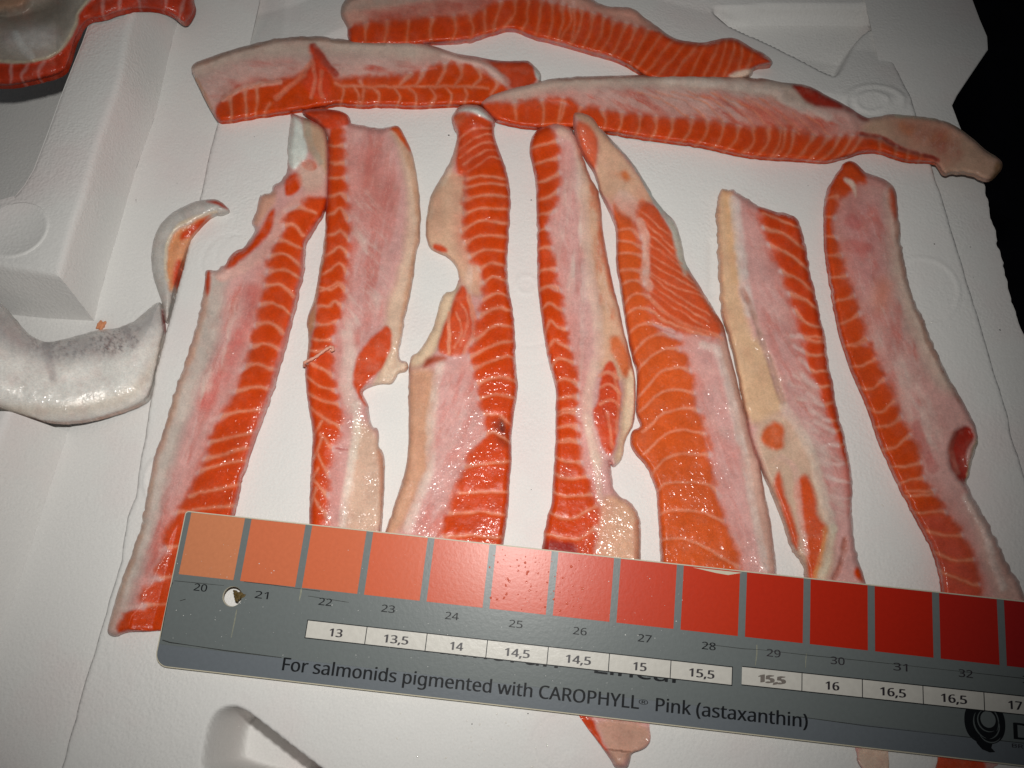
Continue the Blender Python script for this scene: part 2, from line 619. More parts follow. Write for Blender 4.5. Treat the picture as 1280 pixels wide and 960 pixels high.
# right ledge with its ear, a thick slab with a crumbly outer edge
out_edge = P('R 1190 -90 1217 0 1226 24 1235 45 1236 61 1215 92 1197 119 1191 131 1200 155 1214 190 1228 225 1238 260 1248 300 1256 332 1262 360 1272 398 1283 425 1300 470 1340 600 1480 1050')
jit = []
for a, b in zip(out_edge[:-1], out_edge[1:]):
    n = max(1, int(np.linalg.norm(b - a) / 4))
    for k in range(n):
        jit.append(a + (b - a) * k / n)
out_edge = np.array(jit); 
out_edge[:, 0] += (fbm(out_edge, 9, 77, 2) * 3.0 + fbm(out_edge, 40, 78, 2) * 3.0) * sstep(150, 230, out_edge[:, 1])
n3 = len(out_edge)
inner = resample(P('R 1060 -90 1105 105 1150 235 1195 373 1235 513 1330 800 1380 1050'), n3)
zz = np.interp(out_edge[:, 1], [0, 60, 125, 160], [-2.5, -2.5, -4.6, -5.0])
oe = unproj(out_edge[:, 0], out_edge[:, 1], zz); ie = unproj(inner[:, 0], inner[:, 1], np.full(n3, -5.0))
lo_ = oe.copy(); lo_[:, 2] = -60; lo_[:, 0] -= 4
v, f = strip_faces(rounded_rows([ie, oe, lo_], r=1.2))
mesh_obj('ledge', v, up_faces(v, f), M_FOAM, box, (0, 0, ZG))

# ------------------------------------------------------------------ colours of the fish (sRGB)
OR = (207, 66, 15)        # muscle
ORD = (196, 50, 20)
ORL = (214, 90, 38)
LN = (232, 146, 114)      # white lines between the muscle segments
LNP = (230, 198, 190)
PK = (216, 163, 157)      # belly lining
PKR = (206, 118, 108)
BG = (224, 190, 166)      # belly fat
TAN = (206, 156, 126)
GR = (206, 190, 180)
WH = (226, 208, 196)
SIL = (204, 203, 198)
RD = (158, 36, 22)

STRIPS = []


def make_piece(name, label, outline, base, ops, T=5.6, rim=1.2, r=8.5, septa=(), fine=(), muscle=(), lift=None, step=1.35,
               origin_z=0.0, foot=None, line_col=LN, line_w=2.1, groove=.14, smooth=2, warp=2.2, seed=1, skin_parts=(),
               line_a=.66, line_out=.42, ragged=1.0, skirt_own=True, base_part='belly_lining', category='fish strip', group='salmon belly strips', bottom=0.15):
    out = chaikin(outline, smooth)
    dense = []
    for a, b in zip(out, np.roll(out, -1, 0)):
        k = max(1, int(np.linalg.norm(b - a) / 2.5))
        dense += [a + (b - a) * j / k for j in range(k)]
    out = np.array(dense)
    rag = .5 + 1.1 * np.clip(fbm(out, 60, seed + 7, 1) + .3, 0, 1)
    out = out + np.stack([fbm(out, 7, seed + 5, 3), fbm(out, 7, seed + 6, 3)], 1) * rag[:, None] * ragged
    v, q, s, cell = grid_in(out, step)
    w = v + np.stack([fbm(v, 14, seed + 1), fbm(v, 14, seed + 2)], 1) * warp
    n = len(v)
    col = np.tile(lin(base), (n, 1))
    dh = np.zeros(n)
    part = np.full(n, -1); names = [base_part]
    part[:] = 0

    def blend(m, c, c2=None):
        nonlocal col
        col = col * (1 - m[:, None]) + lin(c) * m[:, None]

    # distance to the white lines
    ds = np.full(n, 99.0)
    for ln in septa:
        cl = catmull(ln)
        lo = cl.min(0) - 8; hi = cl.max(0) + 8
        m = ((w >= lo) & (w <= hi)).all(1)
        if m.any():
            ds[m] = np.minimum(ds[m], seg_dist(w[m], cl))
    mus = np.zeros(n); mdist = np.full(n, -99.0)
    for op in ops:
        k = op[0]
        if k == 'p':                                        # soft region: outline, colour, softness, part, height
            poly = chaikin(op[1], 2)
            soft = op[3]
            d = sdf(w, poly, soft + 4)
            m = sstep(-soft, soft, d) * (op[6] if len(op) > 6 else 1.0)
            blend(m, op[2])
            if len(op) > 4 and op[4]:
                if op[4] not in names:
                    names.append(op[4])
                part[d > 0] = names.index(op[4])
            if len(op) > 5 and op[5]:
                dh += op[5] * sstep(-max(soft, 5), max(soft, 6), d)
        elif k == 'l':                                      # stroke: line, colour, width, softness, depth
            cl = catmull(op[1]); mg = op[3] * 2 + op[4] + 4
            mm_ = ((w >= cl.min(0) - mg) & (w <= cl.max(0) + mg)).all(1)
            d = np.full(n, 99.0); d[mm_] = seg_dist(w[mm_], cl)
            lw_, ls_ = (op[3] * .65, op[4] * .85) if op[4] >= 6 else (op[3], op[4])
            m = 1 - sstep(lw_ * .5, lw_ * .5 + ls_, d)
            al = op[6] if len(op) > 6 else (1 if op[3] + op[4] < 10 else .62)
            blend(m * al * (.85 + .5 * fbm(v, 11, seed + 19)), op[2])
            if len(op) > 5 and op[5]:
                dh += op[5] * np.exp(-(d / (op[3] * .8 + 1)) ** 2)
        elif k == 's':                                      # streaks inside a region: outline, angle, colour, amount, length, width
            d = sdf(w, chaikin(op[1], 2), 20)
            a = math.radians(op[2]); cs, sn = math.cos(a), math.sin(a)
            u = np.stack([(w[:, 0] * cs + w[:, 1] * sn) / op[5], (-w[:, 0] * sn + w[:, 1] * cs) / op[6]], 1)
            t = fbm(u, 1.0, seed + 31, 3)
            m = sstep(-8, 10, d) * np.clip(t * 1.6 + .12, 0, 1) * op[4]
            blend(m, op[3])
            t2 = fbm(u * np.array([.8, 1.7]) + 40, 1.0, seed + 35, 3)          # thin fibres along the same way
            m = sstep(-8, 10, d) * np.exp(-(t2 / .045) ** 2) * .3 * op[4]
            blend(m, (232, 204, 196))
            t3 = fbm(u * np.array([.7, 1.3]) + 90, 1.0, seed + 39, 2)
            blend(sstep(-8, 10, d) * np.exp(-(t3 / .03) ** 2) * .22 * op[4], (190, 98, 88))
        elif k == 'm':                                      # muscle: painted with the segments below
            for poly in op[1]:
                poly = chaikin(poly, 1)
                d = sdf(w, poly, 30)
                blend(sstep(-24, 3, d) * .55 * (.7 + .5 * fbm(v, 16, seed + 8)), (212, 112, 96))
                inn = sstep(4, 12, s)
                de = d - inn * ((7.5 + 4 * fbm(v, 30, seed + 10)) * np.exp(-(ds / 4.2) ** 2) - 2.0 + 3.6 * fbm(v, 9, seed + 9))
                sf = op[3] * (1 + 1.1 * inn)
                m = sstep(-sf, sf, de)
                blend(m, op[2])
                blend(m * inn * np.exp(-np.clip(de, 0, 99) / 5.0) * .45, (220, 104, 72))
                mus = np.maximum(mus, sstep(-1, 1, d)); mdist = np.maximum(mdist, d)
                dh += op[4] * sstep(-5, 9, d)
                if 'muscle_segment' not in names:
                    names.append('muscle_segment')
                part[d > 0] = names.index('muscle_segment')
    # white lines
    if len(septa):
        inner = np.exp(-np.clip(mdist, 0, 99) / 6.0) * sstep(5, 13, s)
        m = (1 - sstep(1.5, 7.0, ds)) * mus * .35
        col = col * (1 - m[:, None]) + lin(ORL) * m[:, None]
        lw = line_w * .75 * (1 + .6 * fbm(v, 7, seed + 12)) + 3.5 * inner
        m = (1 - sstep(0, lw * .4 + 2.4, ds)) * (line_a + .3 * fbm(v, 12, seed + 13) + .2 * inner)
        m = np.clip(m, 0, .92)
        lc = lin(line_col) * mus[:, None] + lin(LNP) * (1 - mus[:, None])
        m = m * (line_out + (1 - line_out) * mus)
        col = col * (1 - m[:, None]) + lc * m[:, None]
        dh -= groove * np.exp(-(ds / 2.2) ** 2) * mus
        dh += .10 * mus * np.clip(ds / 7, 0, 1)
    if len(fine):
        df = np.full(n, 99.0)
        for ln in fine:
            cl = catmull(ln)
            m = ((w >= cl.min(0) - 6) & (w <= cl.max(0) + 6)).all(1)
            if m.any():
                df[m] = np.minimum(df[m], seg_dist(w[m], cl))
        m = np.clip((1 - sstep(.3, 2.3, df)) * (.42 + .5 * fbm(v, 10, seed + 14)), 0, .8)
        col = col * (1 - m[:, None]) + lin(line_col) * m[:, None]
        dh -= .12 * np.exp(-(df / 1.8) ** 2)
    # mottling and fine variation
    m = np.clip(.2 * fbm(v, 17, seed + 33, 4), 0, .3) * (1 - mus)
    col = col * (1 - m[:, None]) + lin(PKR) * m[:, None]
    m = np.clip(.16 * fbm(v, 11, seed + 36, 4), 0, .3) * (1 - .6 * mus)
    col = col * (1 - m[:, None]) + lin((228, 198, 178)) * m[:, None]
    col *= (1 + .16 * fbm(v, 26, seed + 21) + .09 * fbm(v, 5, seed + 22, 2))[:, None]
    col = np.clip(col, 0.004, .98)
    # heights
    dd = np.clip(s / r, 0, 1)
    prof = np.sqrt(np.clip(1 - (1 - dd) ** 2, 0, 1))
    h = rim + (T - rim + dh) * prof + dh * 0
    h += (.55 * fbm(v, 45, seed + 15) + .10 * fbm(v, 9, seed + 16) + .04 * fbm(v, 3.5, seed + 17, 2)) * prof
    base_z = np.full(n, origin_z)
    if lift is not None:
        base_z = base_z + lift(v)
    z = base_z + np.maximum(h, rim * .6)
    xyz = unproj(v[:, 0], v[:, 1], z)
    lim, l = ruler_limit(xyz[:, :2])
    near = (l[:, 0] > -12) & (l[:, 1] < 10) & (l[:, 1] > -62)
    if near.any():                                            # pressed down under the ruler
        uz = RT[2] - ((xyz[:, :2] - RT[:2]) @ RN[:2]) / RN[2] - 1.5
        gap = np.maximum(np.maximum(-4.5 - l[:, 0], l[:, 1] - 1.5), -53.5 - l[:, 1])
        allow = uz + np.clip(gap, 0, 99) * .45
        z2 = np.minimum(z, np.maximum(allow, .35))
        z2 = np.where(near, z2, z)
        xyz = unproj(v[:, 0], v[:, 1], z2); z = z2
    o3 = np.array([*xyz[:, :2].mean(0), origin_z])
    root = empty(name, o3)
    tag(root, label, category, group)
    # normals of the whole skin
    fa = xyz[q]
    fn = np.cross(fa[:, 2] - fa[:, 0], fa[:, 3] - fa[:, 1])
    vn = np.zeros((n, 3))
    for k in range(4):
        np.add.at(vn, q[:, k], fn)
    vn /= np.linalg.norm(vn, axis=1, keepdims=True) + 1e-12
    # part of every face
    fp = part[q[:, 0]]
    fpc = np.stack([part[q[:, k]] for k in range(4)], 1)
    fp = fpc.max(1)
    mi = names.index('muscle_segment') if 'muscle_segment' in names else -1
    fsd = ds[q].min(1)
    W, H = cell.max(0) + 2
    gidx = -np.ones((W + 1, H + 1), int); gidx[cell[:, 0], cell[:, 1]] = np.arange(len(q))
    nbr = np.stack([gidx[cell[:, 0] + ax, cell[:, 1] + ay] for ax, ay in ((1, 0), (-1, 0), (0, 1), (0, -1))], 1)
    core = (fp != mi) | (fsd > 1.1)
    nl = nbr.tolist(); fl_p = fp.tolist(); cl_ = core.tolist()
    lab = [0] * len(q); own = [-1]; cnt = [0]; cur = 0
    for st in range(len(q)):
        if lab[st] or not cl_[st]:
            continue
        cur += 1; own.append(fl_p[st]); c_ = 0
        stack = [st]; lab[st] = cur; p_ = fl_p[st]
        while stack:
            a = stack.pop(); c_ += 1
            for b in nl[a]:
                if b >= 0 and not lab[b] and cl_[b] and fl_p[b] == p_:
                    lab[b] = cur; stack.append(b)
        cnt.append(c_)
    lab = np.array(lab); own = np.array(own); cnt = np.array(cnt)
    small = cnt < 60; small[0] = True
    lab[small[lab]] = 0
    for _ in range(90):                                        # lines and crumbs join a neighbour
        todo = np.nonzero(lab == 0)[0]
        if not len(todo):
            break
        new = np.zeros(len(todo), int)
        for pas in (0, 1):
            for k in range(4):
                b = nbr[todo, k]
                val = np.where(b >= 0, lab[np.maximum(b, 0)], 0)
                okv = (val > 0) & (new == 0)
                if pas == 0:
                    okv &= own[val] == fp[todo]
                new = np.where(okv, val, new)
            if pas == 0 and (new > 0).any():
                break
        if not (new > 0).any():
            break
        lab[todo] = new
    # skirt (the cut side and the skin below)
    be = border_edges(q)

    def build(nm, quads, extra=None):
        used, inv = np.unique(quads, return_inverse=True)
        vv = xyz[used]; nn = vn[used]; cc = col[used]
        fl_ = inv.reshape(-1, 4)
        me = bpy.data.meshes.new(nm)
        me.vertices.add(len(used)); me.vertices.foreach_set('co', ((vv - o3) * MM).ravel())
        me.loops.add(len(fl_) * 4); me.loops.foreach_set('vertex_index', fl_.ravel())
        me.polygons.add(len(fl_)); me.polygons.foreach_set('loop_start', np.arange(0, len(fl_) * 4, 4))
        me.polygons.foreach_set('use_smooth', np.ones(len(fl_), bool))
        me.update(calc_edges=True)
        at = me.color_attributes.new('Col', 'FLOAT_COLOR', 'POINT')
        at.data.foreach_set('color', np.c_[cc, np.ones(len(cc))].ravel().astype(np.float32))
        me.normals_split_custom_set_from_vertices(nn.tolist())
        me.materials.append(M_SKIN if nm in skin_parts else M_FLESH)
        o = bpy.data.objects.new(nm, me); COL.objects.link(o); o.parent = root
        return o

    for k in np.unique(lab[lab > 0]):
        build(names[own[k]], q[lab == k])
    bi = np.unique(be); mp = {int(k): i for i, k in enumerate(bi)}
    up_ = xyz[bi]; lo2 = up_.copy(); lo2[:, 2] = np.minimum(base_z[bi] + bottom, up_[:, 2] - .2) if foot is None else foot
    lo2[:, :2] += 0
    nb_ = len(bi)
    fs_ = [(mp[int(b)], mp[int(a)], mp[int(a)] + nb_, mp[int(b)] + nb_) for a, b in be]
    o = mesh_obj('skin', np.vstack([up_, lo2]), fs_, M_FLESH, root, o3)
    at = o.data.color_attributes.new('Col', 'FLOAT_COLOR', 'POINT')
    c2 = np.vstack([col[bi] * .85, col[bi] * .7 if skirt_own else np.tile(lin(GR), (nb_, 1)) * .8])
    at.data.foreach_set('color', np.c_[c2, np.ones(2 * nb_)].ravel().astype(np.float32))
    # a closed underside, coarse
    return root


def bumps(*items):
    """lift made of soft round hills: (x, y, radius, height)"""
    def fn(v):
        z = np.zeros(len(v))
        for x, y, r, h in items:
            z += h * np.exp(-(((v[:, 0] - x) ** 2 + (v[:, 1] - y) ** 2) / r ** 2))
        return z
    return fn

# ------------------------------------------------------------------ colour ruler
RW, RL = 52.4, 333.0
ruler = bpy.data.objects.new('colour_ruler', None); COL.objects.link(ruler)
ruler.empty_display_size = .02
RM = Matrix(((RROT[0][0], RROT[0][1], RROT[0][2], RT[0] * MM), (RROT[1][0], RROT[1][1], RROT[1][2], RT[1] * MM),
             (RROT[2][0], RROT[2][1], RROT[2][2], RT[2] * MM), (0, 0, 0, 1)))
ruler.matrix_world = RM
tag(ruler, 'long grey salmon colour ruler with orange to red swatches laid across the strips', 'ruler')


def laminate(name, col, rough=.42, bump=.12, spec=.18):
    return plain(name, col, rough, bump, 700.0, spec, .04)


M_GREY = laminate('ruler_grey_print', (110, 116, 116), .36, .1, .3)
M_STRIPE = laminate('ruler_bluish_print', (110, 116, 122), .36, .1, .3)
M_CREAM = laminate('ruler_cream_core', (206, 198, 176), .5)
M_INK = plain('black_ink', (22, 24, 28), .4, .1, 700., .18, .1)
M_INK2 = plain('brown_black_ink', (44, 38, 44), .4, .1, 700., .5, .2)
M_PAPER = plain('label_paper', (208, 204, 196), .32, .15, 500., .5, .05)
M_SCR = plain('pale_scratch', (138, 139, 124), .5, .2, 900., .3, .2)


def round_rect(x0, y0, x1, y1, rr, n=6):
    """corner radii in the order lower left, lower right, upper right, upper left"""
    pts = []
    for (cx, cy, sx, sy, a0), r in zip(((x0, y0, 1, 1, 180), (x1, y0, -1, 1, 270), (x1, y1, -1, -1, 0), (x0, y1, 1, -1, 90)), rr):
        if r <= 0:
            pts.append((cx, cy)); continue
        for k in range(n + 1):
            a = math.radians(a0 + 90 * k / n)
            pts.append((cx + sx * r + r * math.cos(a), cy + sy * r + r * math.sin(a)))
    return pts


def slab(name, loops, z0, z1, mat, parent=None, bevel=0.0):
    """flat plate in the ruler's plane, first loop the outline, others holes (mm)"""
    cu = bpy.data.curves.new(name, 'CURVE'); cu.dimensions = '2D'; cu.fill_mode = 'BOTH'
    for lp in loops:
        sp = cu.splines.new('POLY'); sp.points.add(len(lp) - 1)
        for p, (x, y) in zip(sp.points, lp):
            p.co = (x * MM, y * MM, 0, 1)
        sp.use_cyclic_u = True
    cu.extrude = (z1 - z0) / 2 * MM - bevel * MM
    cu.bevel_depth = bevel * MM
    tmp = bpy.data.objects.new(name, cu); COL.objects.link(tmp)
    dg = bpy.context.evaluated_depsgraph_get()
    me = bpy.data.meshes.new_from_object(tmp.evaluated_get(dg))
    me.name = name
    bpy.data.objects.remove(tmp); bpy.data.curves.remove(cu)
    me.materials.clear(); me.materials.append(mat)
    o = bpy.data.objects.new(name, me); COL.objects.link(o)
    o.parent = parent or ruler
    o.location = (0, 0, (z0 + z1) / 2 * MM)
    return o


HOLE = on_ruler(290.5, 745.5)
hole_loop = [(HOLE[0] + 3.45 * math.cos(a), HOLE[1] + 3.45 * math.sin(a)) for a in np.linspace(0, 2 * math.pi, 41)[:-1]]
XL, XR, YT, YB = -2.2, RL, .55, -RW
slab('core', [round_rect(XL, YB, XR, YT, (4.6, 4.6, 1.2, 1.2)), hole_loop], -1.25, -.14, M_CREAM, bevel=.12)
YS = on_ruler(260, 812)[1]
slab('grey_face', [round_rect(XL + .3, YS, XR - .3, YT - .25, (0, 0, 1.0, 1.0)), hole_loop], -.2, 0, M_GREY)
slab('lower_stripe', [round_rect(XL + .3, YB + .3, XR - .3, YS - .02, (4.3, 4.3, 0, 0))], -.2, -.01, M_STRIPE)

SW = [(216, 136, 96), (219, 118, 80), (220, 112, 74), (222, 104, 68), (224, 98, 66), (224, 90, 62), (221, 80, 52), (217, 70, 42), (213, 58, 28),
      (206, 48, 24), (200, 42, 20), (196, 38, 20), (188, 36, 26), (176, 32, 30), (170, 30, 32)]
for k, c in enumerate(SW):
    c = tuple(np.array(c) * (.95 if k < 4 else .92))
    s = slab('colour_swatch', [round_rect(22 * k, -21.43, 22 * k + 19.57, YT - .32, (0, 0, 0, 0))], -.1, .06, laminate('swatch_print', c, .3, .08, .22))
    s['label'] = 'swatch number %d of the colour scale' % (20 + k)


import os
FONT = None
try:                                                       # Blender's own own Latin font; its built-in one otherwise
    _fp = os.path.join(bpy.utils.system_resource('DATAFILES'), 'fonts', 'NotoSansHebrew-Regular.woff2')
    if os.path.exists(_fp):
        FONT = bpy.data.fonts.load(_fp)
except Exception:
    FONT = None


def text(body, x, y, h, mat, width=None, bold=0.0, align='CENTER', z=.09, name='printed_number', parent=None):
    """lettering h mm tall (capital height) with its baseline at y"""
    cu = bpy.data.curves.new(name, 'FONT'); cu.body = body
    cu.font = FONT or cu.font
    cu.size = h / .727 * MM; cu.align_x = align; cu.extrude = .004 * MM
    cu.resolution_u = 3
    o = bpy.data.objects.new(name, cu); COL.objects.link(o)
    bpy.context.view_layer.update()
    sx = 1.0
    if width:
        sx = width * MM / max(o.dimensions.x, 1e-6)
    dg = bpy.context.evaluated_depsgraph_get()
    me = bpy.data.meshes.new_from_object(o.evaluated_get(dg))
    if bold > 0:                                            # heavier strokes: the letters laid down three times, a hair apart
        co = np.array([v.co[:] for v in me.vertices]); fa = [list(p_.vertices) for p_ in me.polygons]
        vv, ff = [], []
        for j, dx in enumerate((-bold, 0, bold)):
            off = len(co) * j
            vv.append(co + np.array([dx * MM / sx, (.25 * dx) * MM, j * .01 * MM])); ff += [[i + off for i in q_] for q_ in fa]
        me = bpy.data.meshes.new(name); me.from_pydata(np.vstack(vv).tolist(), [], ff); me.update()
    me.name = name
    bpy.data.objects.remove(o); bpy.data.curves.remove(cu)
    me.materials.clear(); me.materials.append(mat)
    o = bpy.data.objects.new(name, me); COL.objects.link(o)
    o.parent = parent or ruler
    o.scale = (sx, 1, 1); o.location = (x * MM, y * MM, z * MM)
    return o


# scale numbers
for k, (px, py) in enumerate([(251, 733.5), (329, 743), (407, 751.5), (485.5, 760), (565, 769), (645, 779), (725, 788), (806, 797), (886, 806.5), (967, 815.5), (1047, 825), (1127, 833), (1207, 841), (1287, 849)]):
    x, y = on_ruler(px, py)
    text(str(20 + k), x, y - 1.45, 3.05, M_INK if k < 9 else M_INK2, 4.6, .05)
# big half covered name line, then the paper labels over it
xa, ya = on_ruler(524, 813.5); xb, yb = on_ruler(842, 853.5)
o = text('SalmoFan™ Lineal', xa, ya, 6.4, M_INK, math.hypot(xb - xa, yb - ya), .16, 'LEFT', .05, 'printed_name')
o.rotation_euler = (0, 0, math.atan2(yb - ya, xb - xa))


def label_strip(px_tl, px_tr, n, texts, smudge=()):
    x0, y0 = on_ruler(*px_tl); x1, y1 = on_ruler(*px_tr)
    ang = math.atan2(y1 - y0, x1 - x0); L = math.hypot(x1 - x0, y1 - y0); H = 6.15
    root = bpy.data.objects.new('paper_label', None); COL.objects.link(root); root.parent = ruler
    root.location = (x0 * MM, y0 * MM, .12 * MM); root.rotation_euler = (0, 0, ang)
    slab('paper', [round_rect(0, -H, L, 0, (0, 0, 0, 0))], -.03, .03, M_PAPER, root)
    t = .28
    fr = [round_rect(-.02, -t, L + .02, .02, (0,) * 4), round_rect(-.02, -H - .02, L + .02, -H + t, (0,) * 4)]
    cw = L / n
    for k in range(n + 1):
        if k == 0 and smudge:
            continue
        c = min(max(k * cw, t / 2), L - t / 2)
        fr.append(round_rect(c - t / 2, -H + t + .01, c + t / 2, -t - .01, (0,) * 4))
    for lp in fr:
        slab('rule_line', [lp], .03, .06, M_INK, root)
    for k, s in enumerate(texts):
        w = {2: 4.3, 4: 8.3}[len(s)]
        if k in smudge:
            for dx, m in ((-.35, M_SMUDGE), (.3, M_SMUDGE), (0, M_SMUDGE)):
                text(s, (k + .5) * cw + dx, -4.45 + dx * .3, 3.0, m, w, .22, z=.05 + .012 * (dx + 1), parent=root)
        else:
            text(s, (k + .5) * cw, -4.6, 3.3, M_INK2, w, .17, z=.07, parent=root)
    return root


M_SMUDGE = plain('smudged_ink', (120, 112, 106), .4, .1, 700., .4, .15)
label_strip((384.5, 774.5), (916, 833.3), 7, ['13', '13,5', '14', '14,5', '14,5', '15', '15,5'])
label_strip((927.5, 832.5), (1306, 872.5), 5, ['15,5', '16', '16,5', '16,5', '17'], smudge=(0,))
# bottom line
xa, ya = on_ruler(350.5, 837.5); xb, yb = on_ruler(1007, 909)
ang_s = math.atan2(yb - ya, xb - xa)
for body, pa, pb, hh in (('For salmonids pigmented with CAROPHYLL', (350.5, 837.5), (796, 886.3), 5.3), ('®', (797.5, 880), (809, 881.3), 2.0),
                         ('Pink (astaxanthin)', (817.5, 888.6), (1007, 909.2), 5.3)):
    x0, y0 = on_ruler(*pa); x1, y1 = on_ruler(*pb)
    o = text(body, x0, y0, hh, M_INK, math.hypot(x1 - x0, y1 - y0), .12 if hh > 3 else .02, 'LEFT', .05, 'printed_sentence')
    o.rotation_euler = (0, 0, ang_s)
# swirl emblem and maker's letters at the right end
ex, ey = on_ruler(1231, 904)


def arc_blade(r0, r1, a0, a1, cx, cy, n=14):
    a = np.radians(np.linspace(a0, a1, n))
    w = np.sin(np.linspace(.15, math.pi - .15, n))
    mid = (r0 + r1) / 2; hw = (r1 - r0) / 2
    outp = [(cx + (mid + hw * k) * math.cos(t), cy + (mid + hw * k) * math.sin(t)) for t, k in zip(a, w)]
    inp = [(cx + (mid - hw * k) * math.cos(t), cy + (mid - hw * k) * math.sin(t)) for t, k in zip(a, w)]
    return outp + inp[::-1]


M_EMB = plain('emblem_grey_line', (96, 102, 102), .42, .1, 700., .2, .05)
blob = [(ex + (7.3 - .6 * math.cos(2 * t)) * math.cos(t), ey + .4 + (6.6 if math.sin(t) > 0 else 6.9) * math.sin(t)) for t in np.linspace(0, 2 * math.pi, 61)[:-1]]
eye = [(ex + 1.1 + 2.5 * math.cos(t), ey + 1.3 + 2.6 * math.sin(t)) for t in np.linspace(0, 2 * math.pi, 31)[:-1]]
slab('emblem_disc', [blob, eye], .0, .05, M_INK)
slab('emblem_tail', [[(ex + x, ey + y) for x, y in ((-3.6, -4.6), (-2.8, -6.6), (-1.2, -8.2), (1.2, -8.9), (3.0, -8.6), (1.8, -7.4), (2.4, -5.6), (4.2, -4.4))]], .0, .058, M_INK)
for (r0, r1, a0, a1, dx, dy) in ((5.0, 5.5, 150, 255, 1.6, .4), (3.3, 3.75, 120, 300, 1.2, 1.0), (5.2, 5.6, -30, 70, -.9, .6), (3.6, 4.0, 200, 330, 1.6, -2.0), (4.3, 4.7, 285, 380, .2, -.4)):
    slab('emblem_line', [arc_blade(r0, r1, a0, a1, ex + dx, ey + dy)], .0, .066, M_EMB)
dx_, dy_ = on_ruler(1264, 923)
text('DSM', dx_, dy_, 6.4, M_INK, 21, .22, 'LEFT', .05, 'maker_letters')
dx_, dy_ = on_ruler(1264, 934)
text('BRIGHT SCIENCE', dx_, dy_, 1.5, M_INK2, 24, .03, 'LEFT', .05, 'maker_line')


# worn lines of the old laminate edge, scratches, dirt in the hole, juice droplets
def stroke(name, pts, w, mat, z=.05):
    p = np.array([on_ruler(*q) for q in pts])
    t = np.gradient(p, axis=0); t /= np.linalg.norm(t, axis=1, keepdims=True)
    nrm = np.stack([-t[:, 1], t[:, 0]], 1)
    hw = w / 2 * (1 + .35 * np.sin(np.arange(len(p)) * 2.3))
    return slab(name, [list(map(tuple, np.vstack([p + nrm * hw[:, None], (p - nrm * hw[:, None])[::-1]])))], .005, z, mat)


M_GROOVE = plain('dirty_groove', (52, 54, 52), .5, .1, 800., .3, .3)
stroke('worn_line', [(203, 800), (212, 803), (240, 807), (280, 813), (320, 818), (352, 822)], .28, M_GROOVE)
stroke('worn_line', [(201, 796), (206, 770), (213, 735), (216, 728)], .2, M_GROOVE)
stroke('worn_line', [(218, 726), (250, 729), (280, 732)], .16, M_GROOVE)
stroke('worn_line', [(305, 727), (340, 731), (368, 735), (400, 739)], .22, M_GROOVE)
stroke('worn_line', [(385, 745), (430, 752), (436, 753)], .16, M_GROOVE)
stroke('worn_line', [(880, 805), (930, 811), (950, 812), (1010, 819), (1080, 826), (1180, 837), (1280, 848)], .16, M_GROOVE)
stroke('worn_line', [(1000, 896), (1080, 907), (1160, 916), (1215, 922), (1290, 930)], .18, M_GROOVE)
stroke('scratch', [(296, 762), (293, 778), (289, 797)], .35, M_SCR)
stroke('scratch', [(377, 735), (376, 742), (374, 751)], .45, M_SCR)
stroke('scratch', [(946, 806), (946, 818), (944, 832)], .35, M_SCR)
stroke('scratch', [(1008, 817), (1007, 827), (1007, 835)], .25, M_SCR)
stroke('scratch', [(747, 697), (748, 702), (748, 706)], .4, M_CREAM)
slab('worn_chip', [[on_ruler(*q) for q in ((866, 709.3), (895, 716.2), (910, 718.8), (928, 716.0))][::-1]], .0, .085, M_CREAM)
stroke('pencil_mark', [(225, 751), (232, 749)], .2, M_GROOVE)
hx, hy = on_ruler(297, 744)
M_DIRT = plain('brown_dirt', (92, 74, 36), .6, .6, 900., .3, .5)
import bmesh
for (dx, dy, sx, sy, ro) in ((1.0, .4, 1.8, .7, .2), (.6, -1.2, 1.2, .6, -.9), (2.4, -.2, 1.5, .55, .5), (-.2, 1.1, 1.0, .5, -.3), (1.3, -.5, .9, .8, 0)):
    bm = bmesh.new(); bmesh.ops.create_icosphere(bm, subdivisions=2, radius=1)
    for v in bm.verts:
        v.co = Vector((v.co.x * sx, v.co.y * sy * (1 + .3 * math.sin(5 * v.co.x)), v.co.z * .35)) * MM
    me = bpy.data.meshes.new('dirt_lump'); bm.to_mesh(me); bm.free(); me.materials.append(M_DIRT)
    o = bpy.data.objects.new('dirt_lump', me); COL.objects.link(o); o.parent = ruler
    o.location = ((hx + dx - .8) * MM, (hy + dy) * MM, -.05 * MM); o.rotation_euler = (0, 0, ro)


